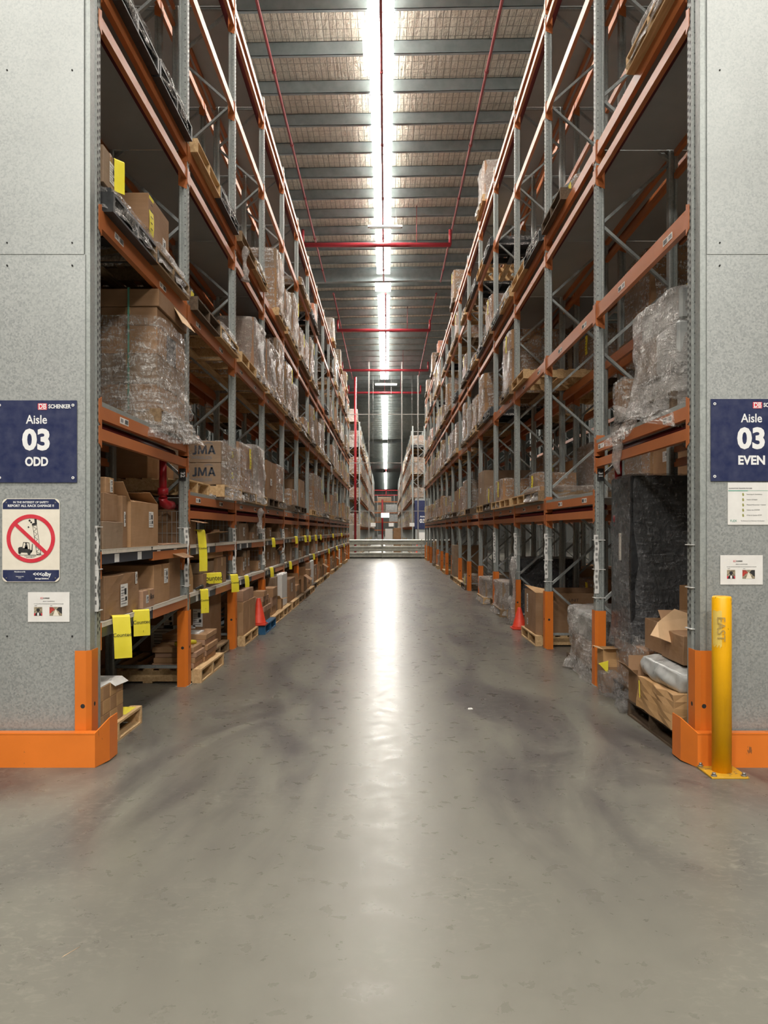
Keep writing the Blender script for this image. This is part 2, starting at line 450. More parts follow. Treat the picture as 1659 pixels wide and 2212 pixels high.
def post_mesh(s, u0, h, holes=False, guardside=False, back=False):
    """upright section, its aisle face at u0, growing into the rack"""
    b = MB(); X = lambda u: s * u
    prof = [(0, .012), (.012, 0), (.034, 0), (.038, .016), (.056, .016), (.060, 0), (.082, 0), (.094, .012),
            (.094, .088), (.082, .1), (.012, .1), (0, .088)]
    b.prism([(X(u0 + u), y) for u, y in prof], .008, h, M['galv'])
    b.box(min(X(u0 - .02), X(u0 + .115)), max(X(u0 - .02), X(u0 + .115)), -.02, .12, 0, .008, M['galv'])
    if holes:
        z = .9
        while z < h - .05:
            for yy in (.035, .072):      # teardrop slots in the aisle face
                zz = z + (.025 if yy > .05 else 0)
                e = X(u0 - .0008) if not back else X(u0 + .0948)
                b.add([(e, yy - .009, zz), (e, yy, zz - .018), (e, yy + .009, zz), (e, yy + .005, zz + .014), (e, yy - .005, zz + .014)],
                      [(0, 1, 2, 3, 4)], M['dark'])
            z += .05
        z = .9
        while z < h - .05:
            c = (X(u0 + .021), -.0008, z)
            b.add([(c[0] + .0045 * math.cos(a * PI / 3), c[1], c[2] + .0065 * math.sin(a * PI / 3)) for a in range(6)], [tuple(range(6))], M['dark'])
            z += .075
    return b.mesh('upright')

def beam_mesh(s, u0, length, h=.13, conn=True, m='orange', rear=False, lip='orange'):
    """origin at the near post's far face, z = 0 at the beam's top"""
    b = MB()
    xs = lambda a, c: (min(s * a, s * c), max(s * a, s * c))
    x0, x1 = xs(u0 + .004, u0 + .048)
    b.box(x0, x1, 0, length, -h, -.035, M[m])
    x2, x3 = xs(u0 + (.004 if not rear else .02), u0 + (.034 if not rear else .048))
    b.box(x2, x3, 0, length, -.035, 0, M[lip])
    if conn:
        for e in (0, 1):
            y = length - .006 if e else 0
            a0, a1 = xs(u0 - .004, u0 + .09)
            b.box(a0, a1, y, y + .006, -h - .06, .03, M[m])                 # plate against the post's side
            q0, q1 = xs(u0 - .005, u0 - .0005)
            ya, yb = ((-.052, 0.006) if e == 0 else (length - .006, length + .052))
            b.add([(q0, ya, -h - .03), (q0, yb, -h - .06), (q0, yb, .03), (q0, ya, .01),
                   (q1, ya, -h - .03), (q1, yb, -h - .06), (q1, yb, .03), (q1, ya, .01)],
                  [(0, 1, 2, 3), (4, 7, 6, 5), (0, 4, 5, 1), (1, 5, 6, 2), (2, 6, 7, 3), (3, 7, 4, 0)], M[m])
            if e:   # the wrap-round seen from the entrance: orange cheek on the post's near side
                a0, a1 = xs(u0 + .002, u0 + .093)
                vs = [(a0, length - .004, -h - .07), (a1, length - .004, -h - .11), (a1, length - .004, .05), (a0, length - .004, .05)]
                vs += [(x, y + .003, z) for x, y, z in vs]
                b.add(vs, [(0, 1, 2, 3), (4, 7, 6, 5), (0, 4, 5, 1), (1, 5, 6, 2), (2, 6, 7, 3), (3, 7, 4, 0)], M[m])
    return b.mesh('beam')

def pieces_brace(s, ua, ub, h):
    """zigzag of diagonals between the front post's back (ua) and the rear post (ub)"""
    out = []; z = .2; k = 0; rise = .67
    out.append(((s * ua, .05, .2), (s * ub, .05, .2)))
    while z + rise < h - .1:
        a = (s * (ua if k % 2 else ub), .05, z); c = (s * (ub if k % 2 else ua), .05, z + rise)
        out.append((a, c)); z += rise; k += 1
    out.append(((s * ua, .05, z), (s * ub, .05, z)))
    return out

CACHE = {}
def cached(key, fn):
    if key not in CACHE: CACHE[key] = fn()
    return CACHE[key]

def make_rack(s, xface, y0, nb, label, u0=0.0, depth=.87, near=0, levels=None, baffles=True, h=9.1, name='pallet_rack', rearbeams=True, holes=True, group=None):
    """one run of racking: an Empty at its entrance corner; parts in local coordinates (x = s*u)"""
    t = thing(name, label, 'rack', (xface, y0, 0), 0, group)
    clear = BAY - PS
    for i in range(nb + 1):
        y = BAY * i
        hol = holes and i < 4
        up = child('upright', cached(('post', s, u0, h, hol), lambda: post_mesh(s, u0, h, hol)), t, (0, y, 0))
        child('rear_upright', cached(('rpost', s, u0 + depth - .094, h), lambda: post_mesh(s, u0 + depth - .094, h, False, back=True)), t, (0, y, 0))
        segs = pieces_brace(s, u0 + .06, u0 + depth - .06, h)
        if i < near:
            for a, c in segs:
                key = ('seg', s, round(a[0], 3), round(c[0], 3), round(a[2] - c[2], 3))
                def mk(a=a, c=c):
                    bb = MB(); bb.bar((0, 0, 0), (c[0] - a[0], 0, c[2] - a[2]), .03, .045, M['brace'], up=(0, 1, 0))
                    return bb.mesh('brace')
                child('brace', cached(key, mk), up, a)
        else:
            def mk():
                bb = MB()
                for a, c in segs: bb.bar(a, c, .03, .045, M['brace'], up=(0, 1, 0))
                return bb.mesh('bracing')
            child('bracing', cached(('bracing', s, u0, depth, h), mk), t, (0, y, 0))
    for i in range(nb):
        y = BAY * i + PS
        for (zt, hh) in levels(i):
            lip = 'galv' if zt in (2.06, 2.60) else 'orange'
            child('beam', cached(('beam', s, u0, hh, i < 9, lip), lambda: beam_mesh(s, u0, clear, hh, i < 9, lip=lip)), t, (0, y, zt))
            if rearbeams:
                child('rear_beam', cached(('rbeam', s, u0 + depth - .05, hh), lambda: beam_mesh(s, u0 + depth - .05, clear, hh, False, rear=True)), t, (0, y, zt))
        if baffles:
            for zt in baffles(i):
                def mk():
                    bb = MB(); a, c = sorted((s * (u0 + .05), s * (u0 + depth + .1)))
                    bb.box(a, c, -.09, clear - .01, 0, .006, M['baffle'])
                    return bb.mesh('baffle_sheet')
                child('baffle_sheet', cached(('baf', s, u0), mk), t, (0, y, zt))
    return t

def main_levels(i):
    l1 = 2.60 if i == 0 else 2.06
    return [(l1, .13), (l1 - (.2), .085), (L[2], .14), (L[3], .12), (L[3] - .27, .09), (L[4], .12), (L[5], .11), (L[5] - .26, .08)]
def main_baf(i): return [level(i, 1) - .07, L[3] - .06, L[5] - .06]
RACK = {}
for s in (-1, 1):
    RACK[s] = make_rack(s, XF[s], Y0, NB, 'galvanised and orange pallet rack lining the %s side of the aisle' % SIDE[s],
                        near=4, levels=main_levels, baffles=main_baf)
    # the row standing back to back with it, and the row across the next aisle
    def lv2(i): return [(L[1], .13), (L[2], .14), (L[3], .12), (L[4], .12), (L[5], .11)]
    make_rack(s, XF[s], Y0, NB, 'pallet rack standing back to back behind the %s rack' % SIDE[s], u0=1.02, levels=lv2,
              baffles=lambda i: [L[3] - .06, L[5] - .06], holes=False)
    make_rack(s, XF[s], Y0, NB, 'dim pallet rack across the next aisle on the %s' % SIDE[s], u0=6.0, levels=lv2, baffles=False, rearbeams=False, holes=False)
    # second block beyond the far cross aisle
    make_rack(s, s * 1.74, 52.0, 25, 'distant pallet rack beyond the white barrier on the %s' % SIDE[s], levels=lambda i: [(1.9, .13), (3.7, .13), (5.4, .13), (7.2, .13)],
              baffles=False, h=8.9 if s < 0 else 8.6, holes=False, rearbeams=False)

# wire-decked picking shelves in the left rack
def shelf_edge_mesh(detail):
    b = MB(); c = BAY - PS
    b.box(-.035, -.005, 0, c, -.11, -.03, M['navylabel'])
    b.box(-.05, -.005, .005, c - .005, -.03, -.022, M['wirewhite'])
    b.box(-.82, -.01, .005, c - .005, -.006, 0, M['deck'])
    b.box(-.012, -.008, .005, c - .005, -.024, 0, M['navylabel'])
    b.box(-.009, .006, .01, c - .01, -.004, .002, M['wirewhite'])
    if detail:
        y = .012
        while y < c - .01:
            if abs(y - c / 2) > .02: b.box(-.001, .006, y, y + .006, -.034, 0, M['wirewhite'])
            y += .0155
    else: b.box(-.001, .004, .012, c - .012, -.026, 0, M['wirewhite'])
    for k in range(4 if detail else 3):
        yy = .3 + k * .56
        b.box(-.005, -.003, yy, yy + .1, -.105, -.04, M['white'])
    return b.mesh('wire_shelf')
def orange_shelf_beam():
    b = MB(); c = BAY - PS
    b.box(-.04, -.002, c * .52, c, -.115, -.036, M['orange'])
    b.box(-.045, .003, c - .006, c, -.2, .0, M['orange']); b.box(-.045, .003, 0, .006, -.2, .0, M['orange'])
    b.box(-.09, .0, c - .004, c - .001, -.26, -.03, M['orange'])
    return b.mesh('shelf_beam')
for i in range(NB):
    for z in ((1.49, .965) if i else (1.505, .965)):
        child('wire_shelf', cached(('shelf', i < 3), lambda: shelf_edge_mesh(i < 3)), RACK[-1], (0, BAY * i + PS, z))
    child('shelf_beam', cached('oshelf', orange_shelf_beam), RACK[-1], (0, BAY * i + PS, .965))
    child('shelf_beam', cached('oshelf', orange_shelf_beam), RACK[-1], (0, BAY * i + PS, 1.49))
# mesh dividers on the shelves
def divider(nz, h, d):
    b = MB()
    k = 0
    while k * .05 <= d: b.bar((-.04 - k * .05, 0, 0), (-.04 - k * .05, 0, h), .004, .004, M['wire']); k += 1
    for j in range(nz + 1): b.bar((-.04, 0, h * j / nz), (-.04 - d, 0, h * j / nz), .004, .004, M['wire'])
    return b.mesh('mesh_divider')
dv = divider(3, .34, .7)
for i in range(0, 6):
    for z in (.966, 1.506 if i == 0 else 1.491):
        child('mesh_divider', dv, RACK[-1], (0, BAY * i + PS + 2.40, z))
def back_mesh():
    b = MB(); y = 0
    while y <= .6: b.bar((0, y, 0), (0, y, .3), .004, .004, M['wire']); y += .05
    for j in range(4): b.bar((0, 0, .1 * j), (0, .6, .1 * j), .004, .004, M['wire'])
    return b.mesh('mesh_back_panel')
bp = back_mesh()
for (i, yy, z) in ((0, 2.3, 1.507), (1, .5, 1.492), (1, 1.2, 1.492), (2, .2, .967), (3, 1.5, 1.492)):
    child('mesh_back_panel', bp, RACK[-1], (-.55 if i else -.3, BAY * i + PS + yy - .6 * (i == 0), z))

# barcoded strips and small plates on the near uprights, bay labels on the near beams
def strip_mesh():
    b = MB(); n = 24; pts = []
    for k in range(n + 1):
        z = k / n * .62; pts.append((.0 + .006 * math.sin(k * .75), z))
    for k in range(n):
        (u0_, z0), (u1_, z1) = pts[k], pts[k + 1]
        b.add([(u0_, 0, z0), (u0_ + .045, 0, z0), (u1_ + .045, 0, z1), (u1_, 0, z1), (u0_, .002, z0), (u0_ + .045, .002, z0), (u1_ + .045, .002, z1), (u1_, .002, z1)],
              [(0, 1, 2, 3), (4, 7, 6, 5), (0, 4, 5, 1), (1, 5, 6, 2), (2, 6, 7, 3), (3, 7, 4, 0)], M['white'])
    z = .05
    while z < .58:
        if .27 < z < .33: z = .34
        for j in range(7):
            b.box(.012 + j * .0035, .012 + j * .0035 + (.0022 if j % 3 else .001), -.001, 0, z, z + .03, M['ink'])
        z += .058
    return b.mesh('barcode_strip')
sm_ = strip_mesh()
for (i, z) in ((0, 1.06), (1, 1.05), (2, 1.05), (3, 1.05), (4, 1.05)):
    o = child('barcode_strip', sm_, RACK[-1], (-.028, BAY * i - .006, z), label='white barcode strip tied to the upright')
for (i, z) in ((1, 1.12), (2, 1.12), (3, 1.12), (4, 1.12)):
    child('barcode_strip', sm_, RACK[1], (-.018, BAY * i - .006, z - .14), label='white barcode strip tied to the upright')
def tie_mesh(s):
    b = MB(); a, c = sorted((s * -.012, s * .1)); b.box(a, c, -.008, .104, 0, .006, M['white']); return b.mesh('cable_tie')
for s in (-1, 1):
    tm = tie_mesh(s)
    for i in range(0, 4):
        for z in (1.06, 1.36, 1.67): child('cable_tie', tm, RACK[s], (0, BAY * i, z - (.13 if s > 0 else 0)))
for s in (-1, 1):
    b = MB(); a, c = sorted((s * .012, s * .082)); b.box(a, c, -.0065, -.0045, 0, .13, M['ink'])
    pm = b.mesh('bay_plate')
    p = child('bay_plate', pm, RACK[s], (0, BAY, 2.17), label='black plate with white number')
    text('32' if s < 0 else '31', .06, p, (s * .047, -.0072, .065), M['signwhite'], bold=.002, rot=(PI / 2, PI / 2, 0))
def lab_mesh(s):
    b = MB(); a, c = sorted((s * .001, s * .003))
    b.box(a, c, 0, .09, 0, .05, M['white']); b.box(a, c, .1, .2, 0, .05, M['white'])
    a, c = sorted((s * .0, s * .001))
    for j in range(9): b.box(a, c, .11 + j * .009, .11 + j * .009 + (.005 if j % 3 else .003), .008, .042, M['ink'])
    for j in range(2): b.box(a, c, .012 + j * .034, .036 + j * .034, .012, .04, M['greyink'])
    return b.mesh('location_label')
for s in (-1, 1):
    lm = lab_mesh(s)
    for i in range(0, 7):
        for k in (1, 2):
            for yy in ((.42,) if (i == 0 and k == 1 and s < 0) else (.3, 1.5)):
                child('location_label', lm, RACK[s], (s * .001, BAY * i + PS + yy, level(i, k) - .105))
    if s > 0: child('location_label', lm, RACK[s], (s * .001, PS + 2.2, 2.60 - .105))

# ------------------------------------------------------------------ column guards
def guard_mesh(s, h=.80):
    b = MB(); w_ = .108; d_ = .15; t_ = .006; c_ = .03
    # outline open at the back, folded corners; local x = s*u (u from the aisle side), y along the aisle
    out = [(w_, 0), (c_, 0), (0, c_), (0, d_)]
    inn = [(0 + t_, d_), (t_, c_ + .002), (c_ + .002, t_), (w_, t_)]
    b.prism([(s * u, y) for u, y in out + inn], 0, h, M['guard'])
    r = .016
    b.add([(s * .035 * 0 - s * .0006, .085 + r * math.cos(a * PI / 6), .41 + r * math.sin(a * PI / 6)) for a in range(12)], [tuple(range(12))], M['dark'])
    b.add([(s * .052 + r * math.cos(a * PI / 6), -.0006, .41 + r * math.sin(a * PI / 6)) for a in range(12)], [tuple(range(12))], M['dark'])
    b.box(min(s * .02, s * .12), max(s * .02, s * .12), .02, .03, 0, .006, M['guard'])
    return b.mesh('post_guard')
for s in (-1, 1):
    gm = guard_mesh(s)
    for i in range(NB + 1):
        o = link(bpy.data.objects.new('post_guard', gm))
        o.location = (XF[s] - s * .012, FY(i) - .035, 0) if i else ((-2.083 if s < 0 else 2.186), 5.474, 0)
        tag(o, '%s orange post guard from the entrance along the %s rack' % (ORD[i], SIDE[s]), 'guard', 'orange guards at the rack feet')

# ------------------------------------------------------------------ pipes
def pipe(name, label, pts, r, m='red', group=None, cat='pipe', couplings=None):
    b = MB(); b.tube(pts, r, M[m], 10)
    if couplings:
        a, c = Vector(pts[0]), Vector(pts[-1]); d = (c - a); n_ = max(1, int(d.length / couplings)); d.normalize()
        for k in range(n_ + 1):
            p = a + d * couplings * k
            b.tube([p - d * .04, p + d * .04], r * 1.45, M[m], 10)
    o = b.obj(name); return tag(o, label, cat, group)
ZP = 11.55
pipe('sprinkler_pipe', 'thin red roof pipe running lengthways above the left rack edge', [(-2.42, 4, ZP), (-2.42, 31, ZP)], .032, 'redpipe', couplings=3.2)
pipe('sprinkler_pipe', 'thin red roof pipe running lengthways above the right rack edge', [(2.17, 4, ZP), (2.17, 31, ZP)], .032, 'redpipe', couplings=3.2)
pipe('sprinkler_pipe', 'thin red pipe hanging along the middle of the bright roof strip', [(-.1, 4, ZP), (-.1, 31, ZP)], .03, 'redpipe', couplings=3.2)
for (sx_, nm) in ((-2.2, 'left'), (2.1, 'right'), (-.02, 'middle')):
    pipe('sprinkler_pipe', 'distant thin red roof pipe on the %s beyond the first roof girder' % nm, [(sx_, 32.6, ZP), (sx_, 51, ZP)], .03, 'redpipe', couplings=3.2)
for k, (yy, z_, xa, xb) in enumerate(((25.5, 11.0, -2.75, 2.12), (36.6, 11.05, -2.3, 2.08), (46, 11.1, -2.6, 2.5), (53.5, 11.1, -2.6, 2.4))):
    b = MB(); b.tube([(xa, yy, z_), (xb, yy, z_)], .075, M['redmain'], 12)
    for xx in (xa + .02, xb - .02): b.tube([(xx, yy, z_), (xx, yy, z_ + .5)], .05, M['redmain'], 8)
    for xx in (-.1, 1.0): b.tube([(xx, yy, z_), (xx, yy, rz(xx) + .27)], .012, M['redpipe'], 6)
    o = b.obj('sprinkler_main'); tag(o, 'thick red pipe crossing over the aisle, %s from the entrance' % ORD[k], 'pipe', 'red mains crossing above the aisle')
for s in (-1, 1):
    x = XF[s] + s * .13
    pipe('sprinkler_pipe', 'dark red pipe between the double beams of the %s rack above the low bays' % SIDE[s], [(x, 8.35, 1.9), (x, 44.2, 1.9)], .03, 'maroon')
    pipe('sprinkler_pipe', 'dark red pipe between the double beams of the %s rack entrance bay' % SIDE[s], [(x, 5.8, 2.445), (x, 8.1, 2.445)], .04, 'maroon')
    pipe('sprinkler_pipe', 'dark red pipe between the third level beams of the %s rack' % SIDE[s], [(x, 5.8, 5.54), (x, 44.2, 5.54)], .045, 'maroon')
    pipe('sprinkler_pipe', 'dark red pipe between the topmost beams of the %s rack' % SIDE[s], [(x, 5.8, 8.83), (x, 44.2, 8.83)], .04, 'maroon')
    b = MB(); xr = XF[s] + s * (.18 if s < 0 else .16); yr = 7.95
    zb = 1.98 if s < 0 else 1.7
    b.tube([(xr, yr, 2.40), (xr, yr, zb)], .038, M['red'], 12)
    b.tube([(xr, yr, zb + .1), (xr, yr, zb + .03)], .055, M['red'], 12)
    b.tube([(xr, yr, zb), (xr, yr + .02, zb - .05), (xr + .02, yr + .09, zb - .07), (xr + .03, yr + .2, zb - .07)], .048, M['red'], 12)
    tag(b.obj('sprinkler_riser'), 'bright red pipe elbow coming down inside the %s entrance bay' % SIDE[s], 'pipe')
pipe('sprinkler_riser', 'tall red pipe standing at the far left behind the barrier', [(-1.86, 47.0, 0), (-1.86, 47.0, 10.9)], .075, 'red')

# battens under the roof
def batten(label, loc, L_, lit, along, group=None):
    t = thing('batten_lamp', label, 'lamp', loc, 0 if along else PI / 2, group)
    b = MB(); b.box(-.06, .06, -L_ / 2, L_ / 2, 0, .06, M['lightbody']); b.obj('lamp_body', t)
    b = MB(); b.tube([(0, -L_ / 2 + .05, -.02), (0, L_ / 2 - .05, -.02)], .03 if not lit else .045, M['tube'] if lit else M['lightbody'], 8); b.obj('lamp_tube', t)
    b = MB()
    for yy in (-L_ * .35, L_ * .35): b.bar((0, yy, .06), (0, yy * .8, rz(loc[0]) - loc[2] - .02), .008, .008, M['wire'])
    b.obj('hanging_wire', t)
    return t
batten('lit batten lamp hanging left of the bright roof strip', (-.42, 16.2, 11.62), 1.6, True, True)
batten('unlit white batten hanging crossways over the aisle', (-.03, 24.8, 11.3), 1.1, False, False)
batten('small distant batten lamp crossways under the far roof strip', (0, 52, 11.4), 1.5, True, False)

# ------------------------------------------------------------------ end panels, barriers, bollard
DF = 5.50            # plane of the galvanised end panels
for s in (-1, 1):
    t = thing('sheet_metal_screen', 'tall galvanised sheet closing the end of the %s rack' % SIDE[s], 'screen', (0, DF, 0))
    xi = -2.128 if s < 0 else 2.268
    xo = s * 3.9
    a, c = sorted((xi, xo))
    b = MB(); b.box(a, c, 0, .012, .2, 3.60, M['sheet']); lo = b.obj('lower_sheet', t)
    b = MB(); b.box(a - (.0 if s > 0 else 0), c - (.008 if s < 0 else 0), -.004, .010, 3.60, 9.2, M['sheet']); hi = b.obj('upper_sheet', t)
    b = MB()   # folded edge flashing
    if s < 0: b.box(-2.135, -2.098, .012, .1, .2, 9.2, M['galv'])
    else: b.box(2.225, 2.272, .012, .1, .2, 9.2, M['galv'])
    b.obj('edge_flashing', t)
    b = MB()
    for (zz) in (.9, 2.2, 3.52, 3.68, 4.9, 6.1):
        for xx in (.09, .55, .95):
            b.tube([(xi + s * xx, -.008, zz), (xi + s * xx, -.001, zz)], .006, M['dark'], 8)
    b.obj('rivet', t)

def art(t, y0=-.0055):
    """returns a helper that adds flat shapes (x, z) a hair in front of a sign's face"""
    return None
def disc(b, x, z, r, y0, y1, m, n=24):
    b.prism([(x + r * math.cos(2 * PI * k / n), z + r * math.sin(2 * PI * k / n)) for k in range(n)], y0, y1, m, M=Matrix(((1, 0, 0, 0), (0, 0, 1, 0), (0, 1, 0, 0), (0, 0, 0, 1))))
XZ = Matrix(((1, 0, 0, 0), (0, 0, 1, 0), (0, 1, 0, 0), (0, 0, 0, 1)))
def flat(b, poly, y0, y1, m): b.prism(poly, y0, y1, m, M=XZ)

def ring(b, x, z, r0, r1, y0, y1, m, n=48):
    for k in range(n):
        a0, a1 = 2 * PI * k / n, 2 * PI * (k + 1) / n
        q = [(x + r0 * math.cos(a0), z + r0 * math.sin(a0)), (x + r1 * math.cos(a0), z + r1 * math.sin(a0)),
             (x + r1 * math.cos(a1), z + r1 * math.sin(a1)), (x + r0 * math.cos(a1), z + r0 * math.sin(a1))]
        flat(b, q, y0, y1, m)

def rrect(x0, x1, z0, z1, r, n=5):
    out = []
    for cx, cz, a in ((x1 - r, z1 - r, 0), (x0 + r, z1 - r, 90), (x0 + r, z0 + r, 180), (x1 - r, z0 + r, 270)):
        for k in range(n + 1):
            q = math.radians(a + 90 * k / n); out.append((cx + r * math.cos(q), cz + r * math.sin(q)))
    return out

def db_logo(t, x, z, h, y, fill, ink, txt, bold=.0):
    w_ = h * 1.42
    b = MB(); flat(b, rrect(x - w_ / 2, x + w_ / 2, z - h / 2, z + h / 2, h * .14), y, y + .0008, fill)
    o = b.obj('logo_badge', t)
    b = MB()
    k = h * .07
    for a in (1, -1):
        flat(b, [(x - w_ / 2 + k, z + a * (h / 2 - k)), (x + w_ / 2 - k, z + a * (h / 2 - k)), (x + w_ / 2 - k, z + a * (h / 2 - 2 * k)), (x - w_ / 2 + k, z + a * (h / 2 - 2 * k))], y - .0006, y, ink)
    b.obj('logo_border', t)
    text('DB', h * .98, t, (x, y - .0003, z), ink, 'logo_letters', bold, sx=.95)
    text('SCHENKER', h * .86, t, (x + w_ / 2 + h * .22, y - .0003, z), txt, 'company_lettering', bold * 1.1, 'LEFT', sx=.80)

def aisle_sign(s, cx, cz, word, label):
    t = thing('aisle_sign', label, 'sign', (cx, DF - .010, cz))
    hw, hh = .285, .29
    b = MB(); b.box(-hw, hw, 0, .006, -hh, hh, M['navy']); b.obj('sign_board', t)
    db_logo(t, .043, .246, .046, -.0016, M['signred'], M['signwhite'], M['signwhite'], .0010)
    text('Aisle', .086, t, (.002, -.0012, .152), M['signwhite'], 'aisle_word', .0012, sx=.88)
    text('03', .200, t, (.002, -.0012, .005), M['signwhite'], 'aisle_number', .0080, sx=1.0)
    text(word, .086, t, (.002, -.0012, -.145), M['signwhite'], 'row_word', .0032, sx=.82 if word == 'ODD' else .95)
    for ax in (-1, 1):
        for az in (-1, 1):
            b = MB(); disc(b, ax * (hw - .026), az * (hh - .034), .010, -.004, 0, M['signwhite'], 12); disc(b, ax * (hw - .026), az * (hh - .034), .004, -.005, -.004, M['dark'], 8)
            b.obj('rivet', t)
lx, rx_ = px(80, DF), px(1619, DF)
aisle_sign(-1, lx, pz(954, DF), 'ODD', 'navy sign with white number 03 and ODD on the left end panel')
aisle_sign(1, rx_ + .008, pz(951, DF), 'EVEN', 'navy sign with white number 03 and EVEN on the right end panel')

# rack damage sign
k_ = DF / F
t = thing('safety_sign', 'cream sign with red prohibition circle over a forklift striking a rack', 'sign', (px(68, DF), DF - .008, pz(1167, DF)))
hw, hh = 62 * k_, 90 * k_
b = MB(); flat(b, rrect(-hw, hw, -hh, hh, .035), 0, .004, M['cream']); b.obj('sign_board', t)
e = .004
b = MB(); flat(b, [(-hw + e, hh - .075), (hw - e, hh - .075), (hw - e, hh - .035), (hw - .035, hh - e), (-hw + .035, hh - e), (-hw + e, hh - .035)], -.001, 0, M['navy']); b.obj('header_band', t)
b = MB(); flat(b, [(-hw + e, -hh + .085), (-hw + e, -hh + .035), (-hw + .035, -hh + e), (hw - .035, -hh + e), (hw - e, -hh + .035), (hw - e, -hh + .085)], -.001, 0, M['navy']); b.obj('footer_band', t)
text('IN THE INTEREST OF SAFETY', .0195, t, (0, -.0015, hh - .027), M['signwhite'], 'header_lettering', .0004, sx=1.0)
text('REPORT ALL RACK DAMAGE !!', .0235, t, (0, -.0015, hh - .052), M['signwhite'], 'header_lettering', .0006, sx=1.02)
cz_ = .012
b = MB(); ring(b, 0, cz_, .144, .171, -.0035, -.0025, M['signred'])
dx, dz = math.cos(math.radians(-43)), math.sin(math.radians(-43))
nx, nz = -dz * .0125, dx * .0125
flat(b, [(-dx * .15 + nx, cz_ - dz * .15 + nz), (-dx * .15 - nx, cz_ - dz * .15 - nz), (dx * .15 - nx, cz_ + dz * .15 - nz), (dx * .15 + nx, cz_ + dz * .15 + nz)], -.0034, -.0026, M['signred'])
b.obj('prohibition_circle', t)
S = 1 / 1180 * 160 * k_      # crop pixels to metres
def q(pts): return [((x - 500) * S, cz_ - (y - 780) * S) for x, y in pts]
b = MB()
flat(b, q([(298, 930), (320, 915), (362, 912), (372, 930), (400, 930), (420, 905), (440, 905), (455, 945), (480, 950), (520, 975), (510, 1005), (490, 1012), (440, 1005), (345, 1000), (300, 995)]), -.0018, -.001, M['ink'])
disc(b, *q([(322, 1003)])[0], 22 * S, -.0019, -.001, M['ink'], 16); disc(b, *q([(470, 1012)])[0], 26 * S, -.0019, -.001, M['ink'], 16)
def ln(a, c, w_=5):
    (x0, z0), (x1, z1) = q([a, c]); b.bar((x0, -.0015, z0), (x1, -.0015, z1), w_ * S, .0008, M['ink'], up=(0, 1, 0))
for a, c in (((365, 925), (384, 838)), ((380, 838), (470, 846)), ((470, 846), (484, 955))): ln(a, c, 8)
flat(b, q([(518, 865), (528, 868), (524, 980), (505, 1000), (496, 985), (510, 960)]), -.0018, -.001, M['ink'])
disc(b, *q([(422, 858)])[0], 13 * S, -.0019, -.001, M['ink'], 12)
flat(b, q([(402, 905), (410, 875), (440, 872), (448, 905), (450, 945), (400, 945)]), -.0018, -.001, M['ink'])
ln((305, 1041), (690, 1040), 5)
b.obj('forklift_pictogram', t)
b = MB()
ln((530, 580), (595, 1030), 5); ln((594, 575), (655, 1020), 5)
zz = [(532, 585), (592, 625), (541, 665), (600, 708), (552, 748), (610, 792), (563, 832), (622, 872), (575, 912), (634, 950), (585, 985), (650, 1018)]
for a, c in zip(zz, zz[1:]): ln(a, c, 4)
ln((590, 1030), (660, 1025), 8); ln((520, 572), (596, 568), 7); ln((650, 960), (656, 1020), 5)
flat(b, q([(520, 540), (516, 570), (597, 556), (590, 465), (555, 468), (560, 530)]), -.0018, -.001, M['ink'])
for (x, y, r) in ((480, 494, 20), (505, 522, 18), (462, 598, 15)):
    flat(b, q([(x - r, y), (x, y - r), (x + r, y), (x, y + r)]), -.0018, -.001, M['ink'])
b.obj('rack_pictogram', t)
text('SAFETY IS EVERYONE\'S\nRESPONSIBILITY', .0085, t, (-.005, -.0012, cz_ - 288 * S), M['greyink'], 'small_lettering')
text('Manufactured By', .0115, t, (-.078, -.0015, -hh + .072), M['signwhite'], 'footer_lettering', .0003)
text('Telephone No.\nwww.', .0095, t, (-.078, -.0015, -hh + .034), M['signwhite'], 'footer_lettering', .0001)
text('<<<olby', .040, t, (.078, -.0015, -hh + .054), M['signwhite'], 'maker_lettering', .0011, sx=.92)
text('Storage Solutions', .0135, t, (.078, -.0015, -hh + .024), M['signwhite'], 'footer_lettering', .0006)
for ax in (-1, 1):
    for az in (-1, 1):
        b = MB(); disc(b, ax * (hw - .03), az * (hh - .028), .0045, -.003, 0, M['bolt'], 10); b.obj('screw', t)

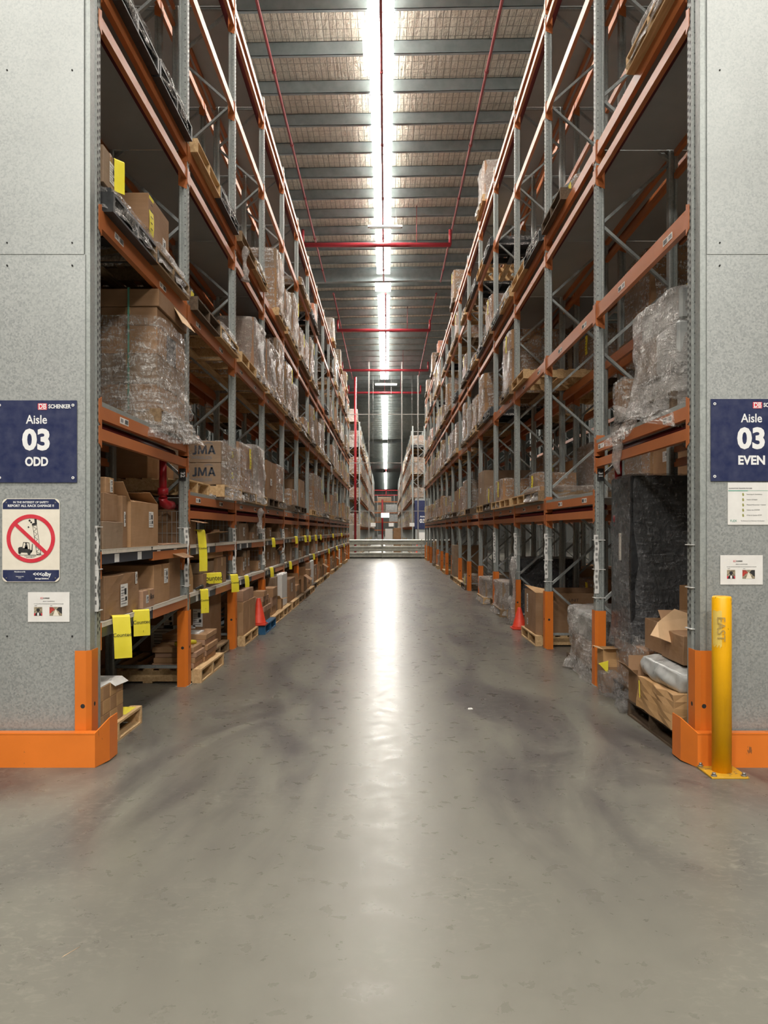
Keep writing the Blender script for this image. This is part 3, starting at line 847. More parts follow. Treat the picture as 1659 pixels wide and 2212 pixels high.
def notice(cx, cz, hw, hh, label):
    t = thing('paper_notice', label, 'notice', (cx, DF - .006, cz))
    b = MB(); b.box(-hw, hw, 0, .002, -hh, hh, M['white']); b.obj('paper_sheet', t)
    db_logo(t, -.05, .062, .013, -.0012, M['signred'], M['white'], M['ink'], .0002)
    text('AISLE CHAMPIONS', .010, t, (0, -.0008, .040), M['greyink'], 'small_lettering')
    text('I AM THE CHAMPION RESPONSIBLE FOR THE MAINTENANCE OF THIS AREA', .0062, t, (0, -.0008, .022), M['greyink'], 'small_lettering')
    text('NAME:', .0065, t, (-.1, -.0008, .009), M['greyink'], 'small_lettering', align='LEFT'); text('AREA:', .0065, t, (.01, -.0008, .009), M['greyink'], 'small_lettering', align='LEFT')
    b = MB(); b.box(-.103, -.045, -.001, 0, -.062, .0, M['photo_b']); b.box(-.103, -.045, -.0013, -.001, -.062, -.044, M['signred'])
    disc(b, -.074, -.022, .0125, -.0022, -.0013, M['ink'], 14); flat(b, [(-.098, -.061), (-.09, -.042), (-.074, -.034), (-.058, -.042), (-.05, -.061)], -.0018, -.0014, M['ink'])
    b.box(-.08, -.068, -.0024, -.0018, -.061, -.04, M['signwhite'])
    b.obj('portrait_print', t)
    b = MB(); b.box(.006, .094, -.001, 0, -.062, .0, M['photo_b'])
    flat(b, [(.03, -.062), (.075, -.062), (.052, -.016), (.048, -.016)], -.0014, -.001, M['cream'])
    flat(b, [(.006, -.001), (.006, -.05), (.044, -.018), (.03, -.002)], -.0013, -.001, M['photo_a']); flat(b, [(.094, -.001), (.094, -.05), (.056, -.018), (.07, -.002)], -.0013, -.001, M['ink'])
    b.obj('aisle_print', t)
notice(px(106, DF), pz(1311, DF), .147, .105, 'white landscape notice with two small prints, low on the left panel')
notice(px(1601, DF), pz(1231, DF), .150, .104, 'white landscape notice with two small prints above the yellow bollard')
t = thing('paper_notice', 'white instruction sheet under the EVEN sign on the right panel', 'notice', (px(1645, DF), DF - .006, pz(1088, DF)))
b = MB(); b.box(-.242, .242, 0, .002, -.149, .149, M['white']); b.obj('paper_sheet', t)
b = MB(); b.box(-.238, -.10, -.001, 0, .088, .094, M['green']); b.box(-.10, .238, -.001, 0, .0905, .0925, M['green'])
b.obj('green_rule', t)
text('QUARANTINE TRANSFER PROCESS', .0105, t, (-.235, -.0008, .108), M['greyink'], 'heading', .0002, 'LEFT')
for k, s_ in enumerate(('Scanning & Consistency', 'Inspect & Repair', 'Physical Movement + System', 'Follow the SYSTEM', 'If Not in System STOP')):
    text(s_, .0115, t, (-.108, -.0008, .066 - k * .037), M['greyink'], 'small_lettering', align='LEFT')
b = MB()
for k in range(5):
    z = .066 - k * .037
    flat(b, [(-.138, z - .010), (-.132, z - .012), (-.126, z - .008), (-.128, z + .004), (-.134, z + .012), (-.140, z + .004)], -.001, 0, M['olive'])
b.obj('hand_symbol', t)
text('FLEX', .022, t, (-.225, -.0008, -.122), M['green'], 'footer_lettering', align='LEFT'); text('The Measures You Walk Past is The Standard', .009, t, (-.15, -.0008, -.122), M['greyink'], 'footer_lettering', align='LEFT')

# orange end barriers with turned-up wing plates
def end_barrier(s, label):
    yb = 5.40
    xc = px(205, yb) if s < 0 else px(1507, yb)          # fold line
    xw = px(237, 5.54) if s < 0 else px(1470, 5.54)      # wing tip
    xo = s * 4.0
    t = thing('end_barrier', label, 'barrier', (0, yb, 0))
    b = MB(); a, c = sorted((xo, xc))
    h = .24
    b.box(a, c, 0, .008, 0, h - .01, M['barrier'])
    # rolled top flange
    for (y0, y1, z0, z1) in ((.0, .012, h - .012, h - .002), (.006, .068, h - .008, h)):
        b.box(a, c - (0 if s > 0 else .0), y0, y1, z0, z1, M['barrier'])
    b.obj('barrier_rail', t)
    b = MB()
    # wing: front face fold then angled plate rising to its tip
    z0 = 0.0
    P = [(xc, 0), (xw, .14), (xw, .30)]
    tops = [.238, .312, .312]; bots = [0, .012, .012]
    th = .008 * -s
    for k in range(2):
        (x0, y0), (x1, y1) = P[k], P[k + 1]
        vs = [(x0, y0, bots[k]), (x1, y1, bots[k + 1]), (x1, y1, tops[k + 1]), (x0, y0, tops[k])]
        vs += [(x + s * .008, y + .004, z) for x, y, z in vs]
        b.add(vs, [(0, 1, 2, 3), (4, 7, 6, 5), (0, 4, 5, 1), (1, 5, 6, 2), (2, 6, 7, 3), (3, 7, 4, 0)], M['barrier'])
    b.obj('wing_plate', t)
    b = MB()
    for (xx, zz, ww, hh_) in ((.03, .05, .012, .06), (-.045, .1, .02, .012), (.02, .17, .008, .05), (-.09, .03, .03, .012)):
        pass
    return t
end_barrier(-1, 'orange steel barrier on the floor in front of the left end panel')
end_barrier(1, 'orange steel barrier on the floor behind the yellow bollard')

t = thing('bollard', 'yellow steel bollard bolted to the floor at the right', 'bollard', (px(1559, 5.29), 5.29, 0))
b = MB(); r = .0635
b.tube([(0, 0, .012), (0, 0, 1.19), (0, 0, 1.2)], r, M['yellowp'], 40, True, [r, r, r - .006]); b.obj('post', t)
b = MB(); b.box(-.125, .125, -.14, .14, 0, .012, M['plate']); b.obj('base_plate', t, bevel=.002)
for ax in (-1, 1):
    for ay in (-1, 1):
        b = MB(); b.tube([(ax * .1, ay * .112, .012), (ax * .1, ay * .112, .02)], .019, M['bolt'], 16); b.tube([(ax * .1, ay * .112, .02), (ax * .1, ay * .112, .036)], .012, M['bolt'], 6)
        b.obj('anchor_bolt', t)
b = MB(); n = 10
for k in range(n):
    a0 = math.radians(-172 + k * 6); a1 = math.radians(-172 + (k + 1) * 6)
    rr = r + .0012
    zt = 1.105 + .004 * math.sin(k); zb_ = .865 + .01 * math.sin(k * 2.1)
    b.add([(rr * math.cos(a0), rr * math.sin(a0), zb_), (rr * math.cos(a1), rr * math.sin(a1), zb_), (rr * math.cos(a1), rr * math.sin(a1), zt), (rr * math.cos(a0), rr * math.sin(a0), zt)], [(0, 1, 2, 3)], M['tapey'] if 'tapey' in M else M['olive'])
TAPEY = plain('cream_masking_tape', srgb(236, 204, 96), .6)
b.mats = [TAPEY]
tp = b.obj('masking_tape', t)
TAPEINK = plain('faded_ink', srgb(176, 148, 80), .6)
text('EAST', .075, tp, (-.034, -r - .0005, .985), TAPEINK, 'handwriting', .0, rot=(PI / 2, PI / 2, math.radians(-32)), ext=.0004)

# ------------------------------------------------------------------ goods: builders
rnd = random.Random(5)
AISLE = {-1: 1, 1: -1}     # direction from the rack towards the aisle

def lmesh(w_, h_, style):
    """a printed label lying in the xz plane, facing -y"""
    b = MB(); b.box(-w_ / 2, w_ / 2, -.0008, 0, -h_ / 2, h_ / 2, M['white'])
    r_ = random.Random(style)
    z = h_ / 2 - h_ * .12
    while z > -h_ / 2 + h_ * .1:
        ww = r_.uniform(.3, .85) * w_
        b.box(-w_ * .43, -w_ * .43 + ww, -.0014, -.0008, z - h_ * .035, z, M['greyink']); z -= h_ * r_.uniform(.09, .16)
    b.box(w_ * .02, w_ * .3, -.0018, -.0014, h_ * .02, h_ * .3, M['ink'])
    b.box(w_ * .12, w_ * .38, -.0018, -.0014, -h_ * .25, -h_ * .08, M['ink'])
    return b.mesh('shipping_label')

def carton(label, x0, x1, y0, y1, z0, z1, mat=0, rz_=0.0, flaps=(), tape=True, labels=(), s=-1, group=None, dent=0.0, name='carton', tilt=None, seed=0, flapmat=None, kind='carton'):
    """labels: (face, u, v, w, h, style) with face cam/aisle and u, v in 0..1 on that face"""
    m = mat if not isinstance(mat, int) else CB[mat]
    cx, cy = (x0 + x1) / 2, (y0 + y1) / 2; w_, d_, h_ = x1 - x0, y1 - y0, z1 - z0
    t = thing(name, label, kind, (cx, cy, z0), rz_, group)
    if tilt: t.rotation_euler = (tilt[0], tilt[1], rz_)
    r_ = random.Random(hash((round(cx, 2), round(cy, 2), seed)) & 0xffff)
    b = MB(); X, Y = w_ / 2, d_ / 2; th = .006
    if flaps:
        b.box(-X, X, -Y, Y, 0, th, m)
        b.box(-X, -X + th, -Y, Y, th, h_, m); b.box(X - th, X, -Y, Y, th, h_, m)
        b.box(-X + th, X - th, -Y, -Y + th, th, h_, m); b.box(-X + th, X - th, Y - th, Y, th, h_, m)
        b.obj('body', t)
    else:
        b.box(-X, X, -Y, Y, 0, h_, m)
        me = b.mesh('body', .004)
        if dent:
            bm = bmesh.new(); bm.from_mesh(me)
            bmesh.ops.subdivide_edges(bm, edges=bm.edges[:], cuts=4, use_grid_fill=True)
            for v in bm.verts:
                p = v.co
                k = .5 + .5 * min(1, p.z / max(.01, h_))
                v.co += Vector((math.sin(p.y * 23 + p.z * 17 + seed) * dent * k, math.sin(p.x * 19 + p.z * 21 + seed * 2) * dent * k,
                                (math.sin(p.x * 13 + p.y * 11 + seed) * dent * .8 - dent * .4) if p.z > h_ * .6 else 0))
            bm.to_mesh(me); bm.free()
        child('body', me, t)
    if tape and not flaps:
        tm = TAPE[seed % 2]
        b = MB(); tw = .025
        if w_ >= d_:
            b.box(-X - .0012 - dent, X + .0012 + dent, -tw, tw, h_ - .0, h_ + .0012 + dent, tm)
            b.box(-X - .0012 - dent, -X, -tw, tw, h_ * .68, h_, tm); b.box(X, X + .0012 + dent, -tw, tw, h_ * .68, h_, tm)
        else:
            b.box(-tw, tw, -Y - .0012 - dent, Y + .0012 + dent, h_, h_ + .0012 + dent, tm)
            b.box(-tw, tw, -Y - .0012 - dent, -Y, h_ * .68, h_, tm); b.box(-tw, tw, Y, Y + .0012 + dent, h_ * .68, h_, tm)
        b.obj('packing_tape', t)
    for fl in flaps:
        sd, ang, ln_ = fl[0], math.radians(fl[1]), fl[2]
        b = MB(); full = Y if sd in ('-x', '+x') else X
        cut = .02
        b.add([(0, -full, 0), (0, full, 0), (ln_, full - cut, .004 * math.sin(seed)), (ln_, -full + cut, 0), (0, -full, .004), (0, full, .004), (ln_, full - cut, .004 + .004 * math.sin(seed)), (ln_, -full + cut, .004)],
              [(0, 3, 2, 1), (4, 5, 6, 7), (0, 1, 5, 4), (1, 2, 6, 5), (2, 3, 7, 6), (3, 0, 4, 7)], flapmat or m)
        me = b.mesh('flap')
        o = child('flap', me, t)
        rzv = {'+x': 0, '-x': PI, '+y': PI / 2, '-y': -PI / 2}[sd]
        o.location = {'+x': (X, 0, h_), '-x': (-X, 0, h_), '+y': (0, Y, h_), '-y': (0, -Y, h_)}[sd]
        o.rotation_euler = (0, -ang, rzv)
    for (face, u, v, lw, lh, st) in labels:
        me = cached(('lab', round(lw, 3), round(lh, 3), st), lambda: lmesh(lw, lh, st))
        if face == 'cam': child('shipping_label', me, t, (-X + u * w_, -Y - .0015 - dent * 1.3, v * h_))
        else:
            a = AISLE[s]
            child('shipping_label', me, t, (a * (X + .0015 + dent * 1.3), -Y + u * d_, v * h_), (0, 0, PI / 2 * a))
    return t

def pallet_mesh(m):
    """1.165 m pallet, origin at the aisle side's bottom middle, x into the rack"""
    b = MB(); W = 1.165
    for yy in (-W / 2, -.02, W / 2 - .04): b.box(0, W, yy, yy + .04, .018, .13, m)
    for k in range(7):
        x = k * (W - .1) / 6
        b.box(x, x + .1, -W / 2, W / 2, .13, .148, m)
    for k in range(3):
        x = k * (W - .1) / 2
        b.box(x, x + .1, -W / 2, W / 2, 0, .018, m)
    return b.mesh('pallet')
def pallet_parts(t, m, key):
    W = 1.165
    def st():
        b = MB(); b.box(0, W, 0, .04, .018, .13, m); return b.mesh('stringer')
    def dk():
        b = MB(); b.box(0, .1, -W / 2, W / 2, .13, .148, m); return b.mesh('deck_board')
    def bt():
        b = MB(); b.box(0, .1, -W / 2, W / 2, 0, .018, m); return b.mesh('bottom_board')
    for yy in (-W / 2, -.02, W / 2 - .04): child('stringer', cached((key, 's'), st), t, (0, yy, 0))
    for k in range(7): child('deck_board', cached((key, 'd'), dk), t, (k * (W - .1) / 6, 0, 0))
    for k in range(3): child('bottom_board', cached((key, 'b'), bt), t, (k * (W - .1) / 2, 0, 0))
def pallet(label, s, xa, yc, z, mat='wood', detail=False, rzo=0.0, group=None):
    t = thing('pallet', label, 'pallet', (xa, yc, z), (0 if s > 0 else PI) + rzo, group)
    if detail: pallet_parts(t, M[mat], ('pal', mat))
    else: child('pallet_frame', cached(('palm', mat), lambda: pallet_mesh(M[mat])), t)
    return t

def wrap_mesh(x0, x1, hy, z0, z1, seed, flare=.03, mat='film', n=44, mlev=14, bulge=.012, top=True, taper=0.0):
    """stretch film round a load: a wavy tube with a dished top"""
    r_ = random.Random(seed); b = MB(); rings = []
    cx, hx = (x0 + x1) / 2, (x1 - x0) / 2
    ph = [r_.uniform(0, 6.3) for _ in range(8)]
    def outline(a, ex):
        # rounded square, ex = extra offset
        p = 9.0
        c, s_ = math.cos(a), math.sin(a)
        q_ = (abs(c) ** p + abs(s_) ** p) ** (-1 / p)
        return q_ * c * (hx + ex), q_ * s_ * (hy + ex)
    for j in range(mlev + 1):
        f = j / mlev; z = z0 + (z1 - z0) * f; ring_ = []
        ex0 = flare * max(0, 1 - f * 5) + .006 - taper * f
        for k in range(n):
            a = 2 * PI * k / n
            wv = bulge * (math.sin(3 * a + 7 * f + ph[0]) * .6 + math.sin(9 * a - 13 * f + ph[1]) * .35 + math.sin(17 * a + 23 * f + ph[2]) * .3)
            wv += flare * .5 * max(0, 1 - f * 5) * math.sin(13 * a + ph[3])
            x, y = outline(a, ex0 + bulge + wv)
            zz = z + (.012 * math.sin(5 * a + ph[4]) if 0 < j < mlev else 0) - (flare * .9 * abs(math.sin(2 * a + ph[5])) if j == 0 else 0)
            ring_.append((cx + x, y, zz))
        rings.append(ring_)
    if top:
        for (sc_, dz_) in ((.93, .008), (.7, .012), (.35, .006)):
            rings.append([(cx + (x - cx) * sc_, y * sc_, z + dz_ + .006 * math.sin(k * 1.7 + ph[6])) for k, (x, y, z) in enumerate(rings[mlev])])
    vs = [v for r__ in rings for v in r__]; fs = []
    for i in range(len(rings) - 1):
        for k in range(n): fs.append((i * n + k, i * n + (k + 1) % n, (i + 1) * n + (k + 1) % n, (i + 1) * n + k))
    if top: fs.append(tuple((len(rings) - 1) * n + k for k in range(n)))
    b.add(vs, fs, M[mat], True)
    return b.mesh('stretch_wrap')

NOTE = {}
def note_mesh(w_, h_):
    b = MB(); n = 8; pts = [(.004 * math.sin(k * .9), -h_ * k / n) for k in range(n + 1)]
    for k in range(n):
        (y0, z0), (y1, z1) = pts[k], pts[k + 1]
        vs = [(-w_ / 2, y0, z0), (w_ / 2, y0, z0), (w_ / 2, y1, z1), (-w_ / 2, y1, z1)]
        vs += [(x, y + .0015, z) for x, y, z in vs]
        b.add(vs, [(0, 1, 2, 3), (4, 7, 6, 5), (0, 4, 5, 1), (1, 5, 6, 2), (2, 6, 7, 3), (3, 7, 4, 0)], M['yellow'])
    for k in range(5):
        z = -h_ * (.2 + .15 * k); b.box(-w_ * .3, w_ * (.1 + .05 * (k % 3)), -.006, -.005, z - .008, z, M['ink'])
    return b.mesh('count_note')

CODE = {  # nx, ny, nz, box height, footprint, mats, wrap, note
    'W': dict(n=(2, 3, 3), h=.36, wd=1.06, cb=(0, 1, 2), wrap='film', note=1, txt='tall film-wrapped cartons'),
    'w': dict(n=(2, 2, 2), h=.38, wd=1.04, cb=(0, 2, 4), wrap='film', note=1, txt='film-wrapped cartons'),
    'u': dict(n=(1, 2, 1), h=.78, wd=1.06, cb=(2, 4, 2), wrap='filmthick', note=0, txt='cloudy film-wrapped block'),
    'm': dict(n=(2, 2, 1), h=.42, wd=1.0, cb=(0, 1, 0), wrap='film', note=1, txt='low film-wrapped cartons'),
    's': dict(n=(1, 1, 1), h=.07, wd=1.1, cb=(2, 1, 0), wrap='filmthick', note=0, txt='flat film-wrapped pallet'),  # whiter film paints in the overhead light along its edges
    'k': dict(n=(1, 1, 1), h=.06, wd=1.1, cb=None, wrap='film', note=0, txt='flat black pallet in film', pal='black'),
    'c': dict(n=(1, 1, 1), h=.34, wd=.62, cb=(0, 1, 3), wrap='film', note=1, txt='single carton on film-wrapped pallet'),
    'C': dict(n=(1, 1, 1), h=.78, wd=1.08, cb=(0, 2, 1), wrap=None, note=0, txt='large plain carton on pallet'),
    'O': dict(n=(1, 1, 1), h=.62, wd=1.02, cb='orangebox', wrap='film', note=0, txt='orange-brown carton in film'),
    'p': dict(n=(0, 0, 0), h=0, wd=1, cb=None, wrap=None, note=0, txt='bare wooden pallet'),
    'd': dict(n=(1, 1, 1), h=.95, wd=1.08, cb='blackw', wrap='filmdark', note=0, txt='dark load in grey film'),
}
LOADS = []
def load(code, s, yc, z, label, var=0, far=False, xa=None, group=None, zs=1.0, palkind=None):
    """a pallet load that moves as one: pallet, cartons, film, note"""
    c = CODE[code]
    xa = (XF[s] - s * .07) if xa is None else xa
    nm = {'p': 'pallet', 'd': 'wrapped_load'}.get(code, 'pallet_load')
    if code == 'p':
        return pallet(label, s, xa, yc, z, ('wood', 'woodold', 'wood')[var % 3], group=group)
    t = thing(nm, label, 'load', (xa, yc, z), 0 if s > 0 else PI, group)
    pk = palkind or c.get('pal') or ('wood', 'woodold', 'wood', 'wooddark')[var % 4]
    r_ = random.Random(hash(code) * 0 + var * 31 + ord(code))
    W = 1.165; x0 = (W - c['wd']) / 2; hy = c['wd'] / 2
    nx, ny, nz = c['n']
    hs = c['h'] * (1, .92, 1.06, .86)[var % 4] * zs
    boxes = []
    for k in range(nz):
        for i in range(nx):
            for j in range(ny):
                bw, bd = c['wd'] / nx, c['wd'] / ny
                g = .004
                jx, jy = r_.uniform(-.006, .006), r_.uniform(-.006, .006)
                boxes.append((x0 + i * bw + g + jx, x0 + (i + 1) * bw - g + jx, -hy + j * bd + g + jy, -hy + (j + 1) * bd - g + jy, .148 + k * hs + .001, .148 + (k + 1) * hs - .001, r_.randrange(3)))
    def mm(ci):
        if c['cb'] is None: return M['black']
        if isinstance(c['cb'], str): return M[c['cb']]
        return CB[c['cb'][ci]]
    if far:
        def mk():
            b = MB(); pm = pallet_mesh(M[pk]); 
            b.add([v.co[:] for v in pm.vertices], [tuple(p.vertices) for p in pm.polygons], M[pk])
            for (a0, a1, b0, b1, c0, c1, ci) in boxes: b.box(a0, a1, b0, b1, c0, c1, mm(ci))
            return b.mesh('wooden_pallet_and_cartons')
        child('cartons_on_pallet' if nx * ny * nz > 1 else 'goods_on_pallet', cached(('farload', code, var % 4, zs), mk), t)
    else:
        child('pallet', cached(('palm', pk), lambda: pallet_mesh(M[pk])), t)
        for q_, (a0, a1, b0, b1, c0, c1, ci) in enumerate(boxes):
            def mk(a0=a0, a1=a1, b0=b0, b1=b1, c0=c0, c1=c1, ci=ci):
                b = MB(); m = mm(ci); b.box(a0, a1, b0, b1, c0, c1, m)
                if code not in 'kd':
                    yy = (b0 + b1) / 2; b.box(a0 - .001, a0, yy - .025, yy + .025, c0 + (c1 - c0) * .7, c1, TAPE[ci % 2]); b.box(a0, a1, yy - .025, yy + .025, c1, c1 + .001, TAPE[ci % 2])
                return b.mesh('carton')
            child('carton' if code != 'd' else 'dark_goods', cached(('cb', code, var % 4, q_, zs), mk), t)
    top = .148 + nz * hs
    if c['wrap']:
        fl = .05 if code not in 'sk' else .035
        me = cached(('wrap', code, var % 4, zs), lambda: wrap_mesh(x0 - .01, W - x0 + .01, hy + .01, .05 if code not in 'sk' else .03, top + .004, var * 7 + ord(code), fl, c['wrap'], n=44 if not far else 28, mlev=14 if not far else 8,
                    bulge=.012 if code != 'u' else .02))
        child('stretch_wrap', me, t)
    if c['note'] and var % 3 != 2:
        me = cached('nm', lambda: note_mesh(.13, .3))
        child('count_note', me, t, (x0 - .05, -hy * .35, top - .04), (0, 0, -PI / 2), label='yellow count note')
    if code == 'C':
        me = cached(('lab', .2, .12, 3), lambda: lmesh(.2, .12, 3)); child('shipping_label', me, t, (x0 - .003, .1, .148 + hs * .45), (0, 0, -PI / 2))
    return t
LV = {0: 'floor', 1: 'first beams', 2: 'second beams', 3: 'third beams', 4: 'fourth beams', 5: 'topmost beams'}
SLOT = ['near', 'far']
def slot_y(i, j, y0=Y0): return FY(i, y0) + PS + (.06 + .5825 if j == 0 else BAY - PS - .06 - .5825)
def fill(s, lev, spec, start=0):
    """spec: two letters for each bay"""
    spec = spec.replace(' ', '')
    for q_ in range(0, len(spec)):
        i, j = start + q_ // 2, q_ % 2
        c = spec[q_]
        if c == '.': continue
        lab = '%s, %s half of %s bay, %s, %s rack' % (CODE[c]['txt'], SLOT[j], ORD[i], LV[lev], SIDE[s])
        var = rnd.randrange(12)
        load(c, s, slot_y(i, j), level(i, lev) + (.0 if lev else 0), lab, var, far=(i >= 8), group='pallet loads stored in the aisle racks')

# ------------------------------------------------------------------ goods on the beams, read off bay by bay (two places per bay)
#          bay 1  2  3  4  5  6  7  8  9  10 11 12 13 14 15
fill(-1, 1, '.. .. wu Cw .m C. cW Ww sm cw Ws mw sC wm sw')
fill(-1, 2, 'k. cs cu uW Ww sm WC wW ss cw Ww sw Cw ww sw')
fill(-1, 3, 'kk ck cs .W wW ww Ws .. k. ws Cw sw w. sw ww')
fill(-1, 4, '.. .. .. .. .. ss kO .. .. s. W. sc ww s. w.')
fill(-1, 5, '.. .. .. .. .. .. .. .. .. .u .. .w .. .w ..')
fill(1, 1, '.. .. sc pm mC .c ww Cm sw wC mw ww sw mw ww')
fill(1, 2, '.. .. .p W. kW wu W. wu ws wW ww Cw Ww sw ww')
fill(1, 3, 's. .c kp sk wk sk w. k. sW sw ww ks Ow Ow ww')
fill(1, 4, '.. .. .. .. kp kp s. ws sk s. uw W. kw s. w.')
fill(1, 5, '.. .. .. .. .u .. .. .W .. .. .O .. W. .. w.')

# back-to-back rows and the row beyond: fewer, seen through the bays
def fill_back(s, u, y0, lev, spec, words_, xoff=0):
    for q_, c in enumerate(spec.replace(' ', '')):
        if c == '.': continue
        i, j = q_ // 2, q_ % 2
        lab = '%s, %s half of %s bay, %s, %s' % (CODE[c]['txt'], SLOT[j], ORD[i], LV[lev], words_)
        load(c, s, slot_y(i, j, y0), L[lev] if lev else 0, lab, q_ * 5 + lev, far=True, xa=XF[s] + s * u, group='loads in the rows behind')
for s, w_ in ((-1, 'behind left rack'), (1, 'behind right rack')):
    fill_back(s, 1.0, Y0, 0, 'CC CC Cw C. Cw', w_)
    fill_back(s, 1.0, Y0, 1, 'uw CW wu Cw W.', w_)
    fill_back(s, 1.0, Y0, 2, '.. cW .w W. wC', w_)
for s, w_ in ((-1, 'rack across left aisle'), (1, 'rack across right aisle')):
    fill_back(s, 5.95, Y0, 1, '.. .. Ww CW wW', w_)
    fill_back(s, 5.95, Y0, 2, '.. .. .. WC wW', w_)

# ------------------------------------------------------------------ left rack, entrance bay: second beam level carton beside the black pallet
def note(label, s, x, y, z, w_=.1, h_=.24, facing='aisle', word=True, curl=.0, rzn=.9):
    """yellow slip hanging over a shelf edge"""
    t = thing('count_slip', label, 'note', (x, y, z), (PI / 2 * AISLE[s]) if facing == 'aisle' else 0, 'yellow counted slips')
    t.rotation_euler = (0, 0, rzn)
    b = MB(); n = 14
    pts = []
    for k in range(n + 1):
        f = k / n
        if f < .25: a = f / .25; pts.append((.06 - .075 * a, .012 * math.sin(a * PI / 2) * 1.0 - .0))
        else:
            a = (f - .25) / .75; pts.append((-.015 - curl * math.sin(a * 2.2), .012 - h_ * a))
    for k in range(n):
        (y0, z0), (y1, z1) = pts[k], pts[k + 1]
        tw0, tw1 = curl * .6 * k / n, curl * .6 * (k + 1) / n
        vs = [(-w_ / 2 + tw0, y0, z0), (w_ / 2 + tw0, y0, z0), (w_ / 2 + tw1, y1, z1), (-w_ / 2 + tw1, y1, z1)]
        vs += [(x_, y_ + .0012, z_ + .0006) for x_, y_, z_ in vs]
        b.add(vs, [(0, 1, 2, 3), (4, 7, 6, 5), (0, 4, 5, 1), (1, 5, 6, 2), (2, 6, 7, 3), (3, 7, 4, 0)], M['yellow'])
    b.obj('paper_strip', t)
    if word:
        text('Counted', w_ * .3, t, (curl * .3, -.0195 - curl * .95, -h_ * .42), M['ink'], 'handwriting', ext=.0004)
        text('1', w_ * .16, t, (curl * .3 + w_ * .1, -.0195 - curl * .6, -h_ * .78), M['ink'], 'handwriting', ext=.0004)
    return t

z2 = L[2]
load('s', -1, 7.45, z2, 'flat film-wrapped pallet under the large noted carton, second beams, left entrance bay', 1, group='pallet loads stored in the aisle racks')
t = carton('large brown carton with yellow note on a wrapped pallet, second beams, left entrance', -2.78, -2.14, 7.0, 7.66, z2 + .148 + .08, z2 + .148 + .52, 1, labels=[('aisle', .75, .3, .1, .14, 1)], seed=1)
child('count_note', note_mesh(.13, .36), t, (.322, -.24, .43), (0, 0, PI / 2), label='yellow count note')
carton('film-streaked brown carton on the flat black pallet, left entrance bay', -2.75, -2.11, 5.80, 6.12, z2 + .148 + .08, z2 + .148 + .36, 2, labels=[('aisle', .6, .5, .12, .16, 2)])
note('yellow slip on the film-streaked carton above the black pallet', -1, -2.085, 6.06, z2 + .50, .09, .26, word=False)

# big film-wrapped stack on the entrance bay's first level
t = thing('pallet_load', 'big film-wrapped stack of brown cartons with an open flap, left entrance bay', 'load', (-2.03, 7.58, 2.60), PI)
child('pallet', pallet_mesh(M['woodold']), t)
bw = 1.0; zz = .149
for k, (hh_, n_, ci) in enumerate(((.24, 2, 0), (.27, 2, 2), (.26, 3, 0), (.17, 2, 1))):
    for j in range(n_):
        for i2 in range(2):
            b = MB(); d0 = -.49 + .98 * j / n_; d1 = -.49 + .98 * (j + 1) / n_
            m = M['blackw'] if (k == 2 and j == 1) else CB[ci]
            b.box(.06 + i2 * .52, .57 + i2 * .52, d0 + .004, d1 - .004, zz, zz + hh_ - .003, m)
            b.box(.3 + i2 * .52, .35 + i2 * .52, d0 + .003, d1 - .003, zz + hh_ * .6, zz + hh_ - .002, TAPE[j % 2])
            b.obj('carton', t, bevel=.004)
    zz += hh_
b = MB(); b.box(.04, 1.12, -.5, .5, zz, zz + .16, CB[1]); b.obj('top_carton', t, bevel=.005)
b = MB(); b.add([(.05, -.5, zz + .15), (.05, -.02, zz + .15), (-.045, -.0, zz - .02), (-.05, -.46, zz + .0), (.05, -.5, zz + .156), (.05, -.02, zz + .156), (-.052, -.0, zz - .02), (-.057, -.46, zz + .0)],
                [(0, 1, 2, 3), (4, 7, 6, 5), (0, 4, 5, 1), (1, 5, 6, 2), (2, 6, 7, 3), (3, 7, 4, 0)], M['peachpaper']); b.obj('flap', t)
child('stretch_wrap', wrap_mesh(.04, 1.12, .52, .03, 1.0, 77, .09, 'film', 72, 26, .018, False), t)
child('stretch_wrap', wrap_mesh(.02, 1.13, .53, -.05, .42, 78, .12, 'film', 72, 12, .03, False), t)
b = MB(); b.box(.30, .315, .52, .528, .03, zz + .16, M['green']); b.box(.30, .315, -.5, .52, zz + .161, zz + .165, M['green']); b.obj('strap', t)

